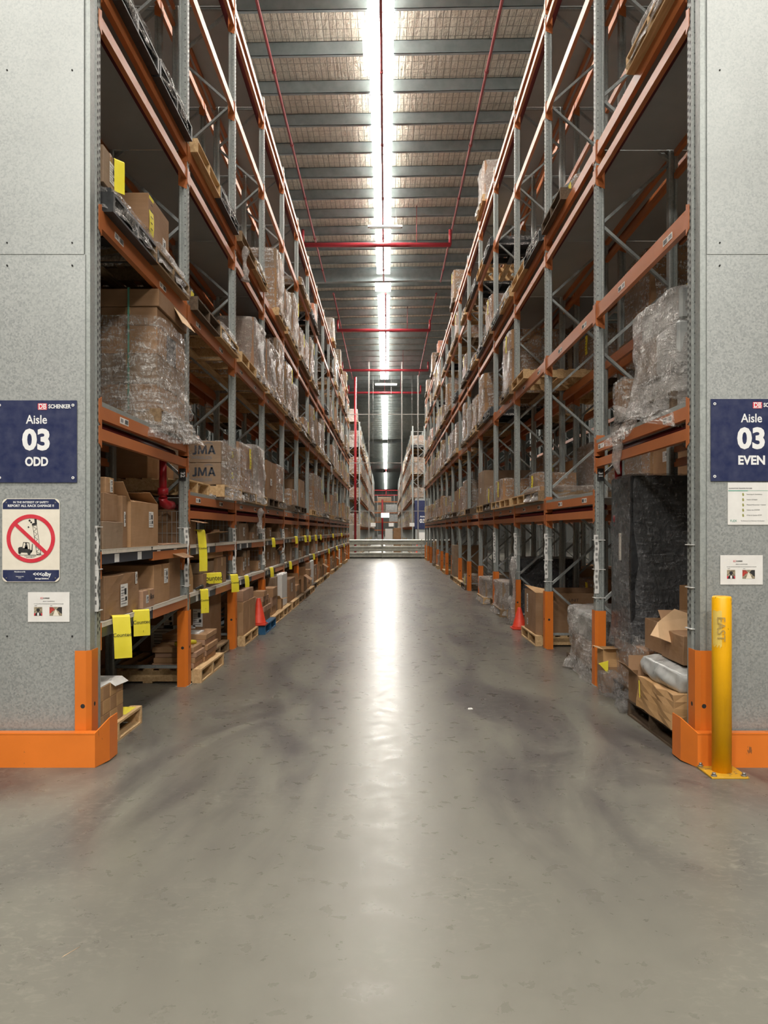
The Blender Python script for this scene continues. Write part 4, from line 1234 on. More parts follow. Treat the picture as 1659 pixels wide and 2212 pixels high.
# JMA cartons in the second bay
t = thing('pallet_load', 'two high film-wrapped cartons printed JMA WIRELESS on a pallet, second bay', 'load', (-1.985, 10.12, L[1]), PI)
child('pallet', pallet_mesh(M['wood']), t)
for k in range(2):
    b = MB(); z0 = .149 + k * .27
    b.box(.05, 1.1, -.55, .55, z0, z0 + .266, CB[2]); c = b.obj('carton', t, bevel=.006)
    b = MB(); g0 = .405; zb_ = z0 + .105; hh = .108
    def gl(pts, ox): flat(b, [(g0 - ox - x * .001, zb_ + z * .001 * hh / .108) for x, z in pts], .5502, .5512, M['navylabel'])
    gl([(34, 108), (60, 108), (60, 20), (34, 30)], 0); gl([(60, 30), (60, 12), (48, -4), (22, -8), (4, 0), (10, 20), (26, 15), (34, 22), (34, 32)], 0)
    gl([(0, 0), (22, 0), (24, 76), (14, 108), (8, 108)], .072); gl([(8, 108), (30, 108), (58, 40), (58, 4), (48, 4)], .072)
    gl([(116 - x, z) for x, z in ((8, 108), (30, 108), (58, 40), (58, 4), (48, 4))], .072); gl([(116 - x, z) for x, z in ((0, 0), (22, 0), (24, 76), (14, 108), (8, 108))], .072)
    gl([(0, 0), (26, 0), (62, 108), (38, 108)], .194); gl([(74, 0), (100, 0), (62, 108), (38, 108)], .194); gl([(22, 24), (78, 24), (72, 42), (28, 42)], .194)
    b.obj('printed_logo', c)
    text('WIRELESS', .052, c, (.285, .5515, z0 + .06), M['greyink'], 'printed_lettering', .0008, rot=(PI / 2, 0, PI), sx=1.15)
    b = MB()
    for r in (.03, .045):
        for q_ in range(10):
            a0, a1 = PI * q_ / 10, PI * (q_ + 1) / 10
            b.bar((.2 + r * math.cos(a0) * 1.2, .5518, z0 + .225 + r * .6 * math.sin(a0)), (.2 + r * math.cos(a1) * 1.2, .5518, z0 + .225 + r * .6 * math.sin(a1)), .005, .001, M['greyink'], up=(0, 1, 0))
    b.obj('printed_arcs', c)
    for yy in (-.1,):
        child('count_note', cached('nm2', lambda: note_mesh(.1, .08)), t, (.03, yy, z0 + .2), (0, 0, -PI / 2), label='small yellow note')
child('stretch_wrap', wrap_mesh(.02, 1.11, .56, .02, .70, 5, .07, 'film', 64, 16, .014, False), t, (0, -.05, 0))
t = thing('pallet_load', 'tall row of plain brown cartons behind the JMA load, second bay', 'load', (-2.16, 8.92, L[1]), PI)
child('pallet', pallet_mesh(M['wood']), t)
for j in range(2):
    b = MB(); b.box(.42, 1.12, -.52 + j * .53, -.02 + j * .53, .149, .149 + .72, CB[0]); b.obj('carton', t, bevel=.005)

# ---- entrance bay, upper wire shelf
zs1 = 1.507
C_ = carton
C_('small carton with two white labels on top of the stacked cartons, upper shelf, entrance', -2.46, -2.12, 5.88, 6.06, zs1 + .425, zs1 + .545, 0, labels=[('aisle', .65, .68, .055, .05, 1), ('aisle', .65, .28, .055, .05, 2)], seed=1)
C_('plain brown carton under the small labelled one, upper shelf, entrance', -2.6, -2.115, 5.82, 6.12, zs1 + .21, zs1 + .425, 1, tape=False, dent=.003)
C_('lowest plain carton of the entrance stack on the upper shelf', -2.6, -2.105, 5.78, 6.22, zs1 + .001, zs1 + .209, 2, tape=False, dent=.002)
C_('narrow upright carton next to the entrance stack, upper shelf', -2.55, -2.12, 6.25, 6.36, zs1 + .001, zs1 + .42, 1, labels=[('aisle', .5, .55, .035, .12, 4)], tape=False)
C_('big crumpled open carton with torn flaps, upper shelf, entrance bay', -2.62, -2.10, 6.40, 7.16, zs1 + .001, zs1 + .38, 0, flaps=[('-y', 48, .2), ('+x', 168, .16), ('+y', 150, .2), ('-x', 70, .2)], labels=[('aisle', .72, .62, .13, .14, 3)], seed=2)
C_('plain carton behind the crumpled open one, upper shelf, entrance bay', -2.9, -2.66, 6.1, 7.1, zs1 + .001, zs1 + .46, 1)
C_('carton just past the crumpled open one, upper shelf', -2.5, -2.16, 7.19, 7.32, zs1 + .001, zs1 + .33, 1, tape=False)
C_('flat sheet of board lying on the upper shelf, entrance bay', -2.4, -2.1, 7.35, 7.95, zs1 + .001, zs1 + .012, 4, tape=False, name='cardboard_sheet', kind='board')
# ---- entrance bay, lower wire shelf
zs0 = .967
C_('brown carton with white label and handwriting at the entrance, lower shelf', -2.62, -2.12, 5.86, 6.66, zs0 + .0, zs0 + .33, 1, labels=[('aisle', .52, .48, .17, .18, 3), ('aisle', .9, .85, .05, .1, 1)], dent=.004, seed=3)
t = C_('small carton between two larger ones on the lower shelf', -2.5, -2.10, 6.72, 7.05, zs0, zs0 + .155, 4, labels=[('aisle', .35, .5, .07, .07, 1)], seed=1)
text('Box', .07, t, (.2035, .09, .09), M['ink'], 'handwriting', rot=(PI / 2, 0, PI / 2))
t = C_('large carton with round A-shaped print and white label, lower shelf', -2.72, -2.12, 7.10, 7.62, zs0, zs0 + .36, 0, labels=[('aisle', .75, .68, .13, .14, 2)], seed=4)
b = MB(); ring(b, -.15, .27, .028, .042, -.2615, -.2605, M['ink'], 24)
flat(b, [(-.20, .15), (-.175, .15), (-.15, .26), (-.125, .15), (-.10, .15), (-.135, .30), (-.165, .30)], -.2615, -.2605, M['ink'])
b.obj('printed_logo', t)
C_('tall brown carton with one pale flap leaning out, lower shelf, entrance bay', -2.8, -2.14, 7.66, 8.08, zs0, zs0 + .46, 1, flaps=[('+x', -20, .16), ('-y', 178, .3), ('-x', 60, .2)], seed=5, flapmat=None)
note('long yellow slip nearest the entrance, hanging from the lower shelf', -1, -2.045, 5.98, zs0 + .02, .13, .33, curl=.03, rzn=.5)
note('second yellow slip hanging from the lower shelf', -1, -2.06, 6.52, zs0 + .006, .14, .22, curl=.01, rzn=.65)

# ---- second bay shelves
za, zb = 1.4935, .968
C_('dark open carton with a flap sticking out, upper shelf, second bay', -2.5, -2.12, 8.36, 8.66, za, za + .26, 1, flaps=[('+x', -12, .15), ('-y', 100, .12)], seed=1)
note('long yellow slip hanging past the upper shelf, second bay', -1, -2.06, 8.6, za + .15, .11, .46, curl=.03)
C_('small flat carton, upper shelf, second bay', -2.4, -2.12, 8.80, 9.12, za, za + .07, 2, seed=2)
C_('shallow open tray carton, upper shelf, second bay', -2.5, -2.12, 9.2, 9.9, za, za + .11, 1, flaps=[('+x', 12, .12), ('+y', 30, .1)], seed=3)
C_('white-papered small open carton, lower shelf, second bay', -2.45, -2.14, 8.38, 8.62, zb, zb + .16, 3, flaps=[('-x', 85, .14), ('+y', 95, .14)], seed=1)
b = MB(); b.tube([(-2.35, 8.5, zb + .01), (-2.28, 8.47, zb + .12), (-2.24, 8.5, zb + .24), (-2.29, 8.55, zb + .27)], .03, M['white'], 8, radii=[.05, .05, .045, .02]); tag(b.obj('crumpled_paper'), 'white crumpled paper stuffed in the small open carton, second bay', 'paper')
C_('lowest wide carton of the pile, lower shelf, second bay', -2.75, -2.13, 9.0, 9.72, zb, zb + .17, 1, dent=.004, seed=1)
C_('second carton of the pile, lower shelf, second bay', -2.75, -2.15, 9.02, 9.7, zb + .172, zb + .30, 2, seed=2)
C_('carton standing behind the pile, lower shelf, second bay', -2.72, -2.12, 9.78, 10.3, zb, zb + .33, 1, seed=3)
C_('flat long carton lying on the pile, lower shelf, second bay', -2.7, -2.14, 9.1, 10.2, zb + .335, zb + .42, 0, seed=4)
t = note('yellow slip folded to a point over the pile, second bay', -1, -2.10, 9.3, zb + .16, .3, .13, curl=.01)
note('yellow slip at the foot of the shelf beside the pile, second bay', -1, -2.05, 8.72, zb + .01, .11, .27, curl=.01)
note('yellow slip hanging by the third upright, lower shelf', -1, -2.05, 10.42, zb + .08, .13, .24, curl=.02)
b = MB(); b.tube([(-2.14, 8.75, zb + .02), (-2.13, 9.0, zb + .035), (-2.15, 9.15, zb + .02), (-2.13, 9.28, zb + .045)], .018, M['black'], 8, radii=[.012, .02, .014, .03]); tag(b.obj('black_tool'), 'black handled tool lying on the lower shelf, second bay', 'tool')

# ---- remaining shelves: cartons bay by bay
ordin = ['first', 'second', 'third', 'fourth', 'fifth', 'sixth', 'seventh', 'eighth']
cname = ['tan', 'brown', 'grey-brown', 'golden', 'pinkish']
notes_at = [(2, 0, .4), (3, 0, .3), (3, 1, .5), (4, 1, 1.5), (4, 0, .4), (5, 1, .9), (5, 1, 2.0), (6, 0, .6), (6, 1, 1.2), (7, 1, .3), (8, 0, 1.2), (9, 1, .8), (10, 0, .5), (11, 1, 1.4), (12, 0, .8)]
for i in range(2, NB):
    for lv, z in ((1, 1.4935), (0, .968)):
        y = FY(i) + PS + .08; k = 0; end = FY(i + 1) - .12
        hmax = .30 if lv else .42
        while y < end - .15 and k < 7:
            d = rnd.choice((.22, .3, .38, .5, .6)); d = min(d, end - y)
            h_ = rnd.choice((.12, .2, .26, .3)) * (hmax / .3); w_ = rnd.uniform(.35, .62); m = rnd.choice((0, 1, 1, 2, 4))
            xa = XF[-1] - rnd.uniform(.02, .08)
            lab = '%s carton, %s from the near end, %s shelf, %s bay, left rack' % (cname[m], ordin[k], 'upper' if lv else 'lower', ORD[i])
            if rnd.random() < .9:
                if i < 6:
                    op = rnd.random() < .25
                    C_(lab, xa - w_, xa, y, y + d, z, z + h_, m, labels=[('aisle', rnd.uniform(.3, .7), .5, min(.13, d * .5), min(.13, h_ * .6), rnd.randrange(5))] if rnd.random() < .7 else (), seed=k,
                       flaps=[('+x', rnd.uniform(-30, 40), .12), ('-y', rnd.uniform(60, 150), .1)] if op else (), group='cartons on the wire shelves')
                else:
                    b = MB(); b.box(xa - w_, xa, y, y + d, z, z + h_, CB[m]); b.box(xa, xa + .001, y + d * .45, y + d * .55, z + h_ * .6, z + h_, TAPE[0])
                    if rnd.random() < .6: b.box(xa, xa + .002, y + d * .15, y + d * .15 + min(.12, d * .4), z + h_ * .3, z + h_ * .3 + min(.1, h_ * .5), M['white'])
                    o = b.obj('carton'); tag(o, lab, 'carton', 'cartons on the wire shelves')
            y += d + rnd.choice((.02, .02, .06, .15)); k += 1
for (i, lv, dy) in notes_at:
    note('yellow slip on the %s shelf edge, %s bay, left rack' % ('upper' if lv else 'lower', ORD[i]) if (i, lv) != (5, 1) else 'yellow slip on the upper shelf edge, sixth bay, %s of the two' % ('nearer' if dy < 1.5 else 'farther'),
         -1, -2.05, FY(i) + .15 + dy, (1.5 if lv else .975), .09, .17, word=False, curl=.015, rzn=1.0)

# ------------------------------------------------------------------ left floor
pt = pallet('pale wooden pallet with a yellow sheet at the foot of the left entrance', -1, -2.09, 6.08, 0, 'wood', True)
pos = ['near', 'second', 'third', 'far']
lay = ['bottom', 'middle', 'top']
for k in range(3):
    for j in range(4):
        for q_ in range(2):
            if k == 2 and j == 3 and q_ == 0: pass
            x1 = -2.125 - q_ * .25; y0 = 5.69 + j * .15
            C_('small block carton, %s layer, %s in the %s row of the entrance pallet' % (lay[k], pos[j], 'aisle-side' if q_ == 0 else 'inner'), x1 - .245, x1, y0 + .002, y0 + .146, .149 + k * .108, .149 + (k + 1) * .108 - .001, 0 if (j + k) % 2 else 3,
               tape=False, group='small block cartons on the entrance pallet', seed=k)
b = MB(); b.box(-2.42, -2.13, 5.70, 6.27, .474, .477, M['white']); b.add([(-2.13, 6.0, .474), (-2.13, 6.27, .474), (-2.085, 6.29, .43), (-2.095, 6.02, .44), (-2.13, 6.0, .477), (-2.13, 6.27, .477), (-2.083, 6.29, .433), (-2.093, 6.02, .443)],
    [(0, 1, 2, 3), (4, 7, 6, 5), (0, 4, 5, 1), (1, 5, 6, 2), (2, 6, 7, 3), (3, 7, 4, 0)], M['white'])
tag(b.obj('paper_sheet'), 'white sheet draped over the small block cartons at the entrance', 'paper')
b = MB(); b.box(-2.42, -2.12, 6.33, 6.60, .1485, .150, M['yellow']); tag(b.obj('yellow_sheet'), 'yellow sheet lying flat on the entrance pallet', 'note')
pallet('pale wooden pallet carrying flat cartons just past the second guard', -1, -1.99, 8.965, 0, 'wood', True)
def stack(desc, xa, y0, y1, z, n_, h_, w_, m, grp, s=-1):
    for k in range(n_):
        j = .012 * ((k * 7) % 3 - 1)
        x_in, x_out = sorted((xa + j, xa + j + s * w_))
        C_('%s, %s from the bottom' % (desc, ORD[k]), x_in, x_out, y0 + j, y1 + j, z + k * h_ + .0005, z + (k + 1) * h_ - .0005, m if isinstance(m, int) else m[k % len(m)], tape=False, seed=k, s=s, group=grp, dent=.0)
stack('flat carton in the short near stack, second bay floor', -2.07, 8.42, 8.82, .149, 4, .058, .45, (4, 0), 'flat cartons in the second bay')
stack('flat carton in the taller stack, second bay floor', -2.05, 8.86, 9.42, .149, 5, .062, .5, (0, 4), 'flat cartons in the second bay')
b = MB(); b.box(-2.36, -2.14, 8.9, 9.15, .4595, .475, M['white']); tag(b.obj('paper_wad'), 'white folded paper on the flat cartons, second bay floor', 'paper')
b = MB(); b.tube([(-2.3, 8.5, .40), (-2.2, 8.58, .42), (-2.14, 8.7, .395)], .03, M['yellow'], 6); tag(b.obj('yellow_tape_ball'), 'crumpled yellow slip on the short stack, second bay floor', 'note')
t = C_('very large brown carton with a big white label behind the flat cartons', -3.05, -2.25, 9.62, 10.6, .149, .84, 1, labels=[('cam', .45, .55, .12, .2, 2), ('cam', .52, .25, .55, .3, 3), ('cam', .9, .6, .12, .22, 1)], seed=2)
pallet('wooden pallet under the very large labelled carton', -1, -2.15, 10.08, 0, 'woodold')

pallet('pale pallet under the tall upright cartons beside the third guard', -1, -2.0, 11.6, 0, 'wood')
C_('tall upright carton on the aisle side, third bay floor', -2.3, -2.03, 11.05, 11.55, .149, .62, 0, labels=[('cam', .4, .55, .09, .22, 1)], seed=1, dent=.003)
C_('tall upright carton farther in, third bay floor', -2.3, -2.03, 11.58, 12.08, .149, .62, 0, seed=2, dent=.003)
C_('flat carton lying over the tall upright cartons, third bay floor', -2.45, -2.04, 11.1, 11.95, .622, .78, 4, seed=3)
pallet('blue plastic pallet under the small stacked cartons', -1, -1.90, 12.83, 0, 'blueplastic')
for q_, (y0, n_) in enumerate(((12.55, 6), (12.88, 5), (13.12, 4))):
    stack('%s stack on the blue pallet, small carton' % ('near', 'middle', 'far')[q_], -1.98, y0 - .0, y0 + (.31 if q_ == 0 else .23), .149, n_, .085, .36, (4, 0), 'small cartons stacked on the blue pallet')
def cone(label, x, y, h_=.45, z=0, bw=.34):
    t = thing('traffic_cone', label, 'cone', (x, y, z))
    b = MB(); b.box(-bw / 2, bw / 2, -bw / 2, bw / 2, 0, .03, M['conered']); b.obj('base', t, bevel=.006)
    b = MB(); b.tube([(0, 0, .03), (0, 0, .05), (0, 0, h_ - .01), (0, 0, h_)], .1, M['conered'], 24, True, [.13, .115, .03, .024]); b.obj('cone_body', t)
cone('red traffic cone standing by the third post guard under the left rack', -2.02, 12.32, .42, .149, .26)
cone('bright red-orange traffic cone in front of the fourth guard at the right', 2.225, 12.98, .36, 0, .27)

# later bays of the left floor
spec = [(3, 0, 'wood'), (3, 1, 'wood'), (4, 0, 'wood'), (4, 1, 'woodold'), (5, 0, 'woodold'), (5, 1, 'wood'), (6, 0, 'wooddark'), (6, 1, 'wood'), (7, 0, 'wood'), (7, 1, 'woodold'), (8, 0, 'wood'), (9, 0, 'wood'), (9, 1, 'woodold'), (10, 0, 'wood'), (11, 0, 'wood'), (12, 1, 'wood'), (13, 0, 'wood')]
for (i, j, pm) in spec:
    yc = slot_y(i, j); ox = -1.93 if i < 6 else -2.0
    pallet('pallet on the floor, %s half of %s bay, left rack' % (SLOT[j], ORD[i]), -1, ox, yc, 0, pm, group='floor pallets under the left rack')
    kind = (i * 2 + j) % 5; w0 = 'floor pallet, %s half of %s bay' % (SLOT[j], ORD[i])
    xa = ox - .06
    if kind == 0:
        C_('crumpled open carton, ' + w0, xa - .6, xa, yc - .5, yc + .1, .149, .55, 0, flaps=[('-y', 60, .22), ('+x', -35, .2), ('+y', 110, .2)], labels=[('cam', .35, .5, .22, .16, 4)], seed=i)
        C_('smaller carton behind the open one, ' + w0, xa - .5, xa - .02, yc + .14, yc + .52, .149, .42, 1, seed=i)
    elif kind == 1:
        stack('carton of the pile, ' + w0, xa, yc - .5, yc + .02, .149, 3, .16, .5, (0, 4), None)
        C_('tall carton next to the pile, ' + w0, xa - .6, xa - .05, yc + .06, yc + .5, .149, .78, 2, seed=i)
    elif kind == 2:
        b = MB(); b.box(xa - .5, xa - .02, yc - .3, yc + .5, .149, .8, M['white'])
        o = b.obj('white_panel_pack', bevel=.02); tag(o, 'upright white pack in loose film, ' + w0, 'pack')
        C_('small carton in front of the white pack, ' + w0, xa - .4, xa + .0, yc - .54, yc - .32, .149, .34, 3, flaps=[('+x', 10, .1), ('-y', 40, .1)], seed=i)
    elif kind == 3:
        C_('large plain carton, ' + w0, xa - .85, xa - .02, yc - .5, yc + .5, .149, .62, 1, labels=[('aisle', .4, .6, .15, .18, 2)], seed=i)
    else:
        stack('flat carton, ' + w0, xa, yc - .5, yc + .0, .149, 2, .13, .5, (2, 0), None)
        C_('open carton with raised flaps, ' + w0, xa - .55, xa - .02, yc + .05, yc + .52, .149, .5, 0, flaps=[('-y', 80, .16), ('+x', 30, .16)], seed=i)

# ------------------------------------------------------------------ right rack, entrance bay
# white film-wrapped load on the first beam level
t = thing('pallet_load', 'tall pale load wrapped in cloudy film with blue film at its foot, right entrance bay', 'load', (2.25, 6.72, 2.60))
child('pallet', pallet_mesh(M['wooddark']), t)
for k, (z0, z1, a, c) in enumerate(((.15, .36, .10, 1.1), (.365, .72, .06, 1.12), (.725, .99, .08, 1.08))):
    for j in range(2):
        b = MB(); b.box(a, c, (-.56, -.05)[j], (-.06, .50 - k * .06)[j], z0, z1, M['greybag'] if j == 0 or k != 1 else CB[2]); b.obj('wrapped_goods', t, bevel=.02)
child('stretch_wrap', wrap_mesh(.03, 1.12, .57, .06, 1.0, 31, .05, 'filmthick', 72, 26, .022, True, .03), t)
child('stretch_wrap', wrap_mesh(.02, 1.13, .59, -.03, .26, 33, .16, 'film', 72, 10, .04, False), t)
b = MB(); b.tube([(.22, -.60, .13), (.4, -.615, .12), (.6, -.61, .14), (.9, -.6, .12)], .1, M['bluefilm'] if 'bluefilm' in M else M['blueplastic'], 10, True, [.05, .09, .1, .06]); b.obj('blue_film_bundle', t)
b = MB(); b.tube([(-.03, .52, .16), (-.08, .6, .02), (-.06, .62, -.16), (-.09, .60, -.32), (-.05, .63, -.42)], .03, M['filmthick'], 8, False, [.12, .07, .05, .04, .015]); b.obj('film_tail', t)
t = thing('wrapped_bundle', 'narrow upright brown bundle in film behind the pale wrapped load', 'load', (2.32, 7.72, 2.60))
b = MB(); b.box(0, .28, -.16, .16, 0, .52, CB[1]); b.obj('carton', t); child('stretch_wrap', wrap_mesh(-.01, .29, .17, 0, .53, 3, .02, 'film', 32, 10, .01), t)

# tall dark wrapped load standing on cartons
t = thing('pallet_load', 'tall black block wrapped in glossy film standing on brown cartons, right entrance bay', 'load', (2.30, 7.43, 0))
child('pallet', pallet_mesh(M['wooddark']), t, (0, .1, 0))
b = MB(); b.box(.03, 1.1, -.03, .62, .56, 2.17, M['blackw']); b.obj('black_block', t, bevel=.01)
b = MB(); b.box(.06, .62, -.42, .6, .15, .555, CB[4]); b.obj('carton', t, bevel=.01)
b = MB(); b.box(.63, 1.12, -.42, .6, .15, .555, CB[1]); b.obj('carton', t, bevel=.01)
b = MB(); b.box(.022, .03, .28, .33, 1.35, 1.62, M['cream']); b.obj('paper_slip', t)
me = wrap_mesh(.03, 1.1, .33, .5, 2.18, 41, .03, 'filmdark', 90, 40, .010, True); child('stretch_wrap', me, t, (0, .295, 0))
me = wrap_mesh(.05, 1.12, .52, .04, .66, 43, .06, 'film', 80, 14, .016, False); child('stretch_wrap', me, t, (0, .09, 0))

# pile at the right entrance
pallet('dark worn pallet under the pile at the right entrance', 1, 2.155, 6.36, 0, 'wooddark', True)
def soft(name, label, cat, loc, size, mat, seed, amp=.03, rot=(0, 0, 0), sub=5, group=None, label_part=None, sag=0.0):
    bm = bmesh.new(); bmesh.ops.create_cube(bm, size=1)
    bmesh.ops.subdivide_edges(bm, edges=bm.edges[:], cuts=sub * 2, use_grid_fill=True)
    r_ = random.Random(seed); ph = [r_.uniform(0, 6) for _ in range(6)]
    for v in bm.verts:
        p = v.co.copy()
        q_ = Vector((p.x, p.y, p.z)) * 2; m_ = max(abs(q_.x), abs(q_.y), abs(q_.z)); l_ = q_.length
        rd = (m_ / l_) if l_ else 1
        p *= 1 - (1 - rd) * .45
        v.co = Vector((p.x * size[0], p.y * size[1], p.z * size[2]))
        n_ = math.sin(p.x * 9 + p.z * 5 + ph[0]) * .5 + math.sin(p.y * 13 - p.z * 9 + ph[1]) * .35 + math.sin((p.x + p.y) * 21 + ph[2]) * .2
        v.co += v.co.normalized() * n_ * amp
        v.co.z -= sag * (p.x * 2) ** 2
    zmin = min(v.co.z for v in bm.verts)
    for v in bm.verts: v.co.z -= zmin
    me = bpy.data.meshes.new(name); bm.to_mesh(me); bm.free(); me.materials.append(mat)
    for p in me.polygons: p.use_smooth = True
    o = bpy.data.objects.new(name, me); o.location = loc; o.rotation_euler = rot; link(o)
    return tag(o, label, cat, group)
C_('crumpled golden carton on the pallet nearest the right entrance', 2.13, 2.62, 5.80, 6.62, .149, .415, 3, s=1, dent=.014, tape=False, seed=2, tilt=(.0, .03))
t = thing('strap_knot', 'yellow strap tied round the crumpled golden carton', 'strap', (2.12, 6.50, .30))
b = MB(); b.bar((-.0, 0, -.05), (.0, .02, .09), .012, .004, M['yellow']); b.obj('strap', t)
soft('plastic_bag', 'grey plastic-wrapped bundle lying on the golden carton at the right', 'bag', (2.42, 6.28, .415), (.50, .92, .17), M['greybag'], 3, .02, (.03, -.05, .05))
C_('brown carton with small white label on the grey bundle', 2.30, 2.78, 6.02, 6.5, .60, .83, 1, s=1, labels=[('cam', .25, .75, .1, .06, 1)], seed=3, dent=.004)
FLAPHOST = C_('open carton with one big pale flap leaning over the aisle', 2.33, 2.85, 6.55, 7.0, .60, .86, 1, s=1, flaps=[('-y', 150, .2)], seed=1)
fo = bpy.data.objects[-1] if False else FLAPHOST
b = MB(); fp = [(1405, 1372, 6.30), (1421, 1344, 6.35), (1457, 1315, 6.5), (1504, 1331, 6.55), (1504, 1362, 6.45), (1484, 1378, 6.36), (1462, 1393, 6.28), (1424, 1378, 6.26)]
fv = [(px(x, D) - fo.location.x, D - fo.location.y, pz(y, D) - fo.location.z) for x, y, D in fp]; n_ = len(fv)
fv += [(x, y + .006, z - .002) for x, y, z in fv]
b.add(fv, [tuple(range(n_)), tuple(range(n_, 2 * n_))[::-1]] + [(i, (i + 1) % n_, n_ + (i + 1) % n_, n_ + i) for i in range(n_)], M['peachpaper']); b.obj('flap', fo, label='pale inner side of the raised flap')
C_('plain upright carton behind the open carton, right entrance', 2.62, 2.95, 6.56, 6.95, .87, 1.16, 0, s=1, seed=4)
C_('torn open carton full of loose boards beside the golden one', 2.16, 2.62, 6.68, 6.93, .149, .40, 1, s=1, flaps=[('-x', 40, .14), ('+y', 60, .14), ('-y', 100, .1)], seed=2)
soft('loose_film', 'heap of loose clear film on the dark pallet edge at the right', 'film', (2.19, 7.05, .0), (.16, .30, .16), M['filmdark'], 8, .03)
soft('loose_film', 'heap of loose clear film by the second right post guard', 'film', (2.19, 7.62, .0), (.18, .36, .24), M['filmdark'], 9, .03)
C_('small open carton leaning beside the second right guard', 2.20, 2.42, 7.88, 8.10, .26, .44, 3, s=1, flaps=[('-y', 15, .08), ('+x', 20, .07), ('-x', 10, .06)], flapmat=M['peachpaper'], seed=2)
b = MB(); b.box(2.20, 2.42, 7.88, 8.10, .0, .258, CB[1]); tag(b.obj('carton'), 'plain low carton under the small open one beside the second right guard', 'carton')
b = MB(); b.add([(2.15, 7.86, .30), (2.24, 7.84, .33), (2.24, 7.85, .2), (2.15, 7.865, .302), (2.24, 7.845, .332), (2.24, 7.855, .202)], [(0, 1, 2), (3, 5, 4), (0, 3, 4, 1), (1, 4, 5, 2), (2, 5, 3, 0)], M['yellow']); tag(b.obj('yellow_slip'), 'small yellow slip poking out by the second right guard', 'note')

# second bay floor, right
t = thing('wrapped_load', 'waist-high bulging load in crinkled white film behind the second right guard', 'load', (2.22, 8.98, 0))
child('pallet', pallet_mesh(M['wooddark']), t)
b = MB(); b.box(.05, 1.1, -.5, .5, .149, .40, CB[1]); b.obj('carton', t)
b = MB(); b.box(.05, 1.1, -.5, .5, .402, .70, M['greybag']); b.obj('wrapped_goods', t, bevel=.04)
child('stretch_wrap', wrap_mesh(.03, 1.12, .54, .04, .74, 51, .05, 'filmthick', 72, 20, .03), t)
pallet('pale pallet under the large octagonal-cornered carton, right third bay', 1, 2.12, 11.62, 0, 'wood', True)
t = thing('large_carton', 'large brown bulk carton with cut corners on a pale pallet behind the third right guard', 'carton', (2.12, 11.62, .149))
b = MB(); c_ = .12; x0, x1, y0, y1 = .03, 1.14, -.56, .56
prof = [(x0 + c_, y0), (x1 - c_, y0), (x1, y0 + c_), (x1, y1 - c_), (x1 - c_, y1), (x0 + c_, y1), (x0, y1 - c_), (x0, y0 + c_)]
inn = [(x * .985 + .008, y * .985) for x, y in prof]; n = 8
vs = [(x, y, 0) for x, y in prof] + [(x, y, .60) for x, y in prof] + [(x, y, .60) for x, y in inn] + [(x, y, .02) for x, y in inn]
fs = [tuple(range(8))[::-1]] + [(i, (i + 1) % 8, 8 + (i + 1) % 8, 8 + i) for i in range(8)] + [(8 + i, 8 + (i + 1) % 8, 16 + (i + 1) % 8, 16 + i) for i in range(8)] + [(16 + i, 16 + (i + 1) % 8, 24 + (i + 1) % 8, 24 + i) for i in range(8)] + [tuple(range(24, 32))]
b.add(vs, fs, CB[1]); b.obj('body', t)
b = MB(); b.add([(x0 + c_, y0, .60), (x0, y0 + c_, .60), (x0 - .01, y1 - c_, .66), (x0 + .2, y0 + .1, .64)], [(0, 1, 2, 3)], CB[3]); b.obj('flap', t)
for (yy, zz, w_, h_) in ((.2, .40, .1, .28), (.2, .12, .1, .1)):
    child('shipping_label', lmesh(w_, h_, 2), t, (x0 - .002, yy, zz), (0, 0, -PI / 2))
text('UNIT', .06, t, (.55, y0 - .001, .5), M['ink'], 'printed_lettering')

# the rest of the right floor
def f_right(i, j, code, label, var=0, zs=1.0, off=.0): load(code, 1, slot_y(i, j), 0, label, var, far=i > 8, xa=2.16 + off, zs=zs, group=None)
f_right(1, 1, 's', 'flat carton load low on the floor, far half of second bay, right rack', 1, off=.5)
f_right(3, 0, 'd', 'dark netted load on the floor, near half of fourth bay, right rack', 0, 1.05, off=.12)
f_right(3, 1, 'u', 'load with ragged white film, far half of fourth bay floor, right rack', 1, .7)
f_right(4, 0, 'C', 'brown carton with white label on the floor, near half of fifth bay, right rack', 1, .8, off=.15)
f_right(4, 1, 'u', 'collapsed film-covered load, far half of fifth bay floor, right rack', 2, .5)
f_right(6, 0, 'm', 'low carton load, near half of seventh bay floor, right rack', 3, .7)
f_right(6, 1, 'p', 'pale empty pallet, far half of seventh bay floor, right rack', 0)
f_right(7, 0, 'p', 'pale empty pallet, near half of eighth bay floor, right rack', 2)
f_right(7, 1, 'C', 'tall brown sheet carton on the floor, far half of eighth bay, right rack', 1, 1.4)
f_right(9, 0, 'p', 'pale empty pallet, near half of tenth bay floor, right rack', 0)
f_right(10, 1, 'm', 'low carton load, far half of eleventh bay floor, right rack', 2)
f_right(11, 1, 'W', 'stacked cartons, far half of twelfth bay floor, right rack', 1)
f_right(14, 0, 'C', 'brown carton, near half of fifteenth bay floor, right rack', 2)
def tail(x, y, z, label, h_=.6, seed=0):
    b = MB(); r_ = random.Random(seed); pts = [(x + r_.uniform(-.02, .02), y + r_.uniform(-.02, .02), z + h_ * k / 7) for k in range(8)]
    b.tube(pts, .03, M['filmthick'], 9, True, [.07, .03, .05, .03, .025, .045, .06, .02]); return tag(b.obj('film_tail'), label, 'film')
tail(2.17, 13.25, .05, 'ragged white film hanging by the fourth right upright', 1.15, 4)
tail(2.17, 13.6, .0, 'ragged white film bundled at the floor by the fourth right guard', .5, 5)
tail(-2.02, 12.5, 1.62, 'clear film tail hanging below the first beams, third bay, left rack', .38, 6)
tail(-2.0, 11.1, 5.2, 'clear film tail hanging below the third beams, third bay, left rack', .5, 7)
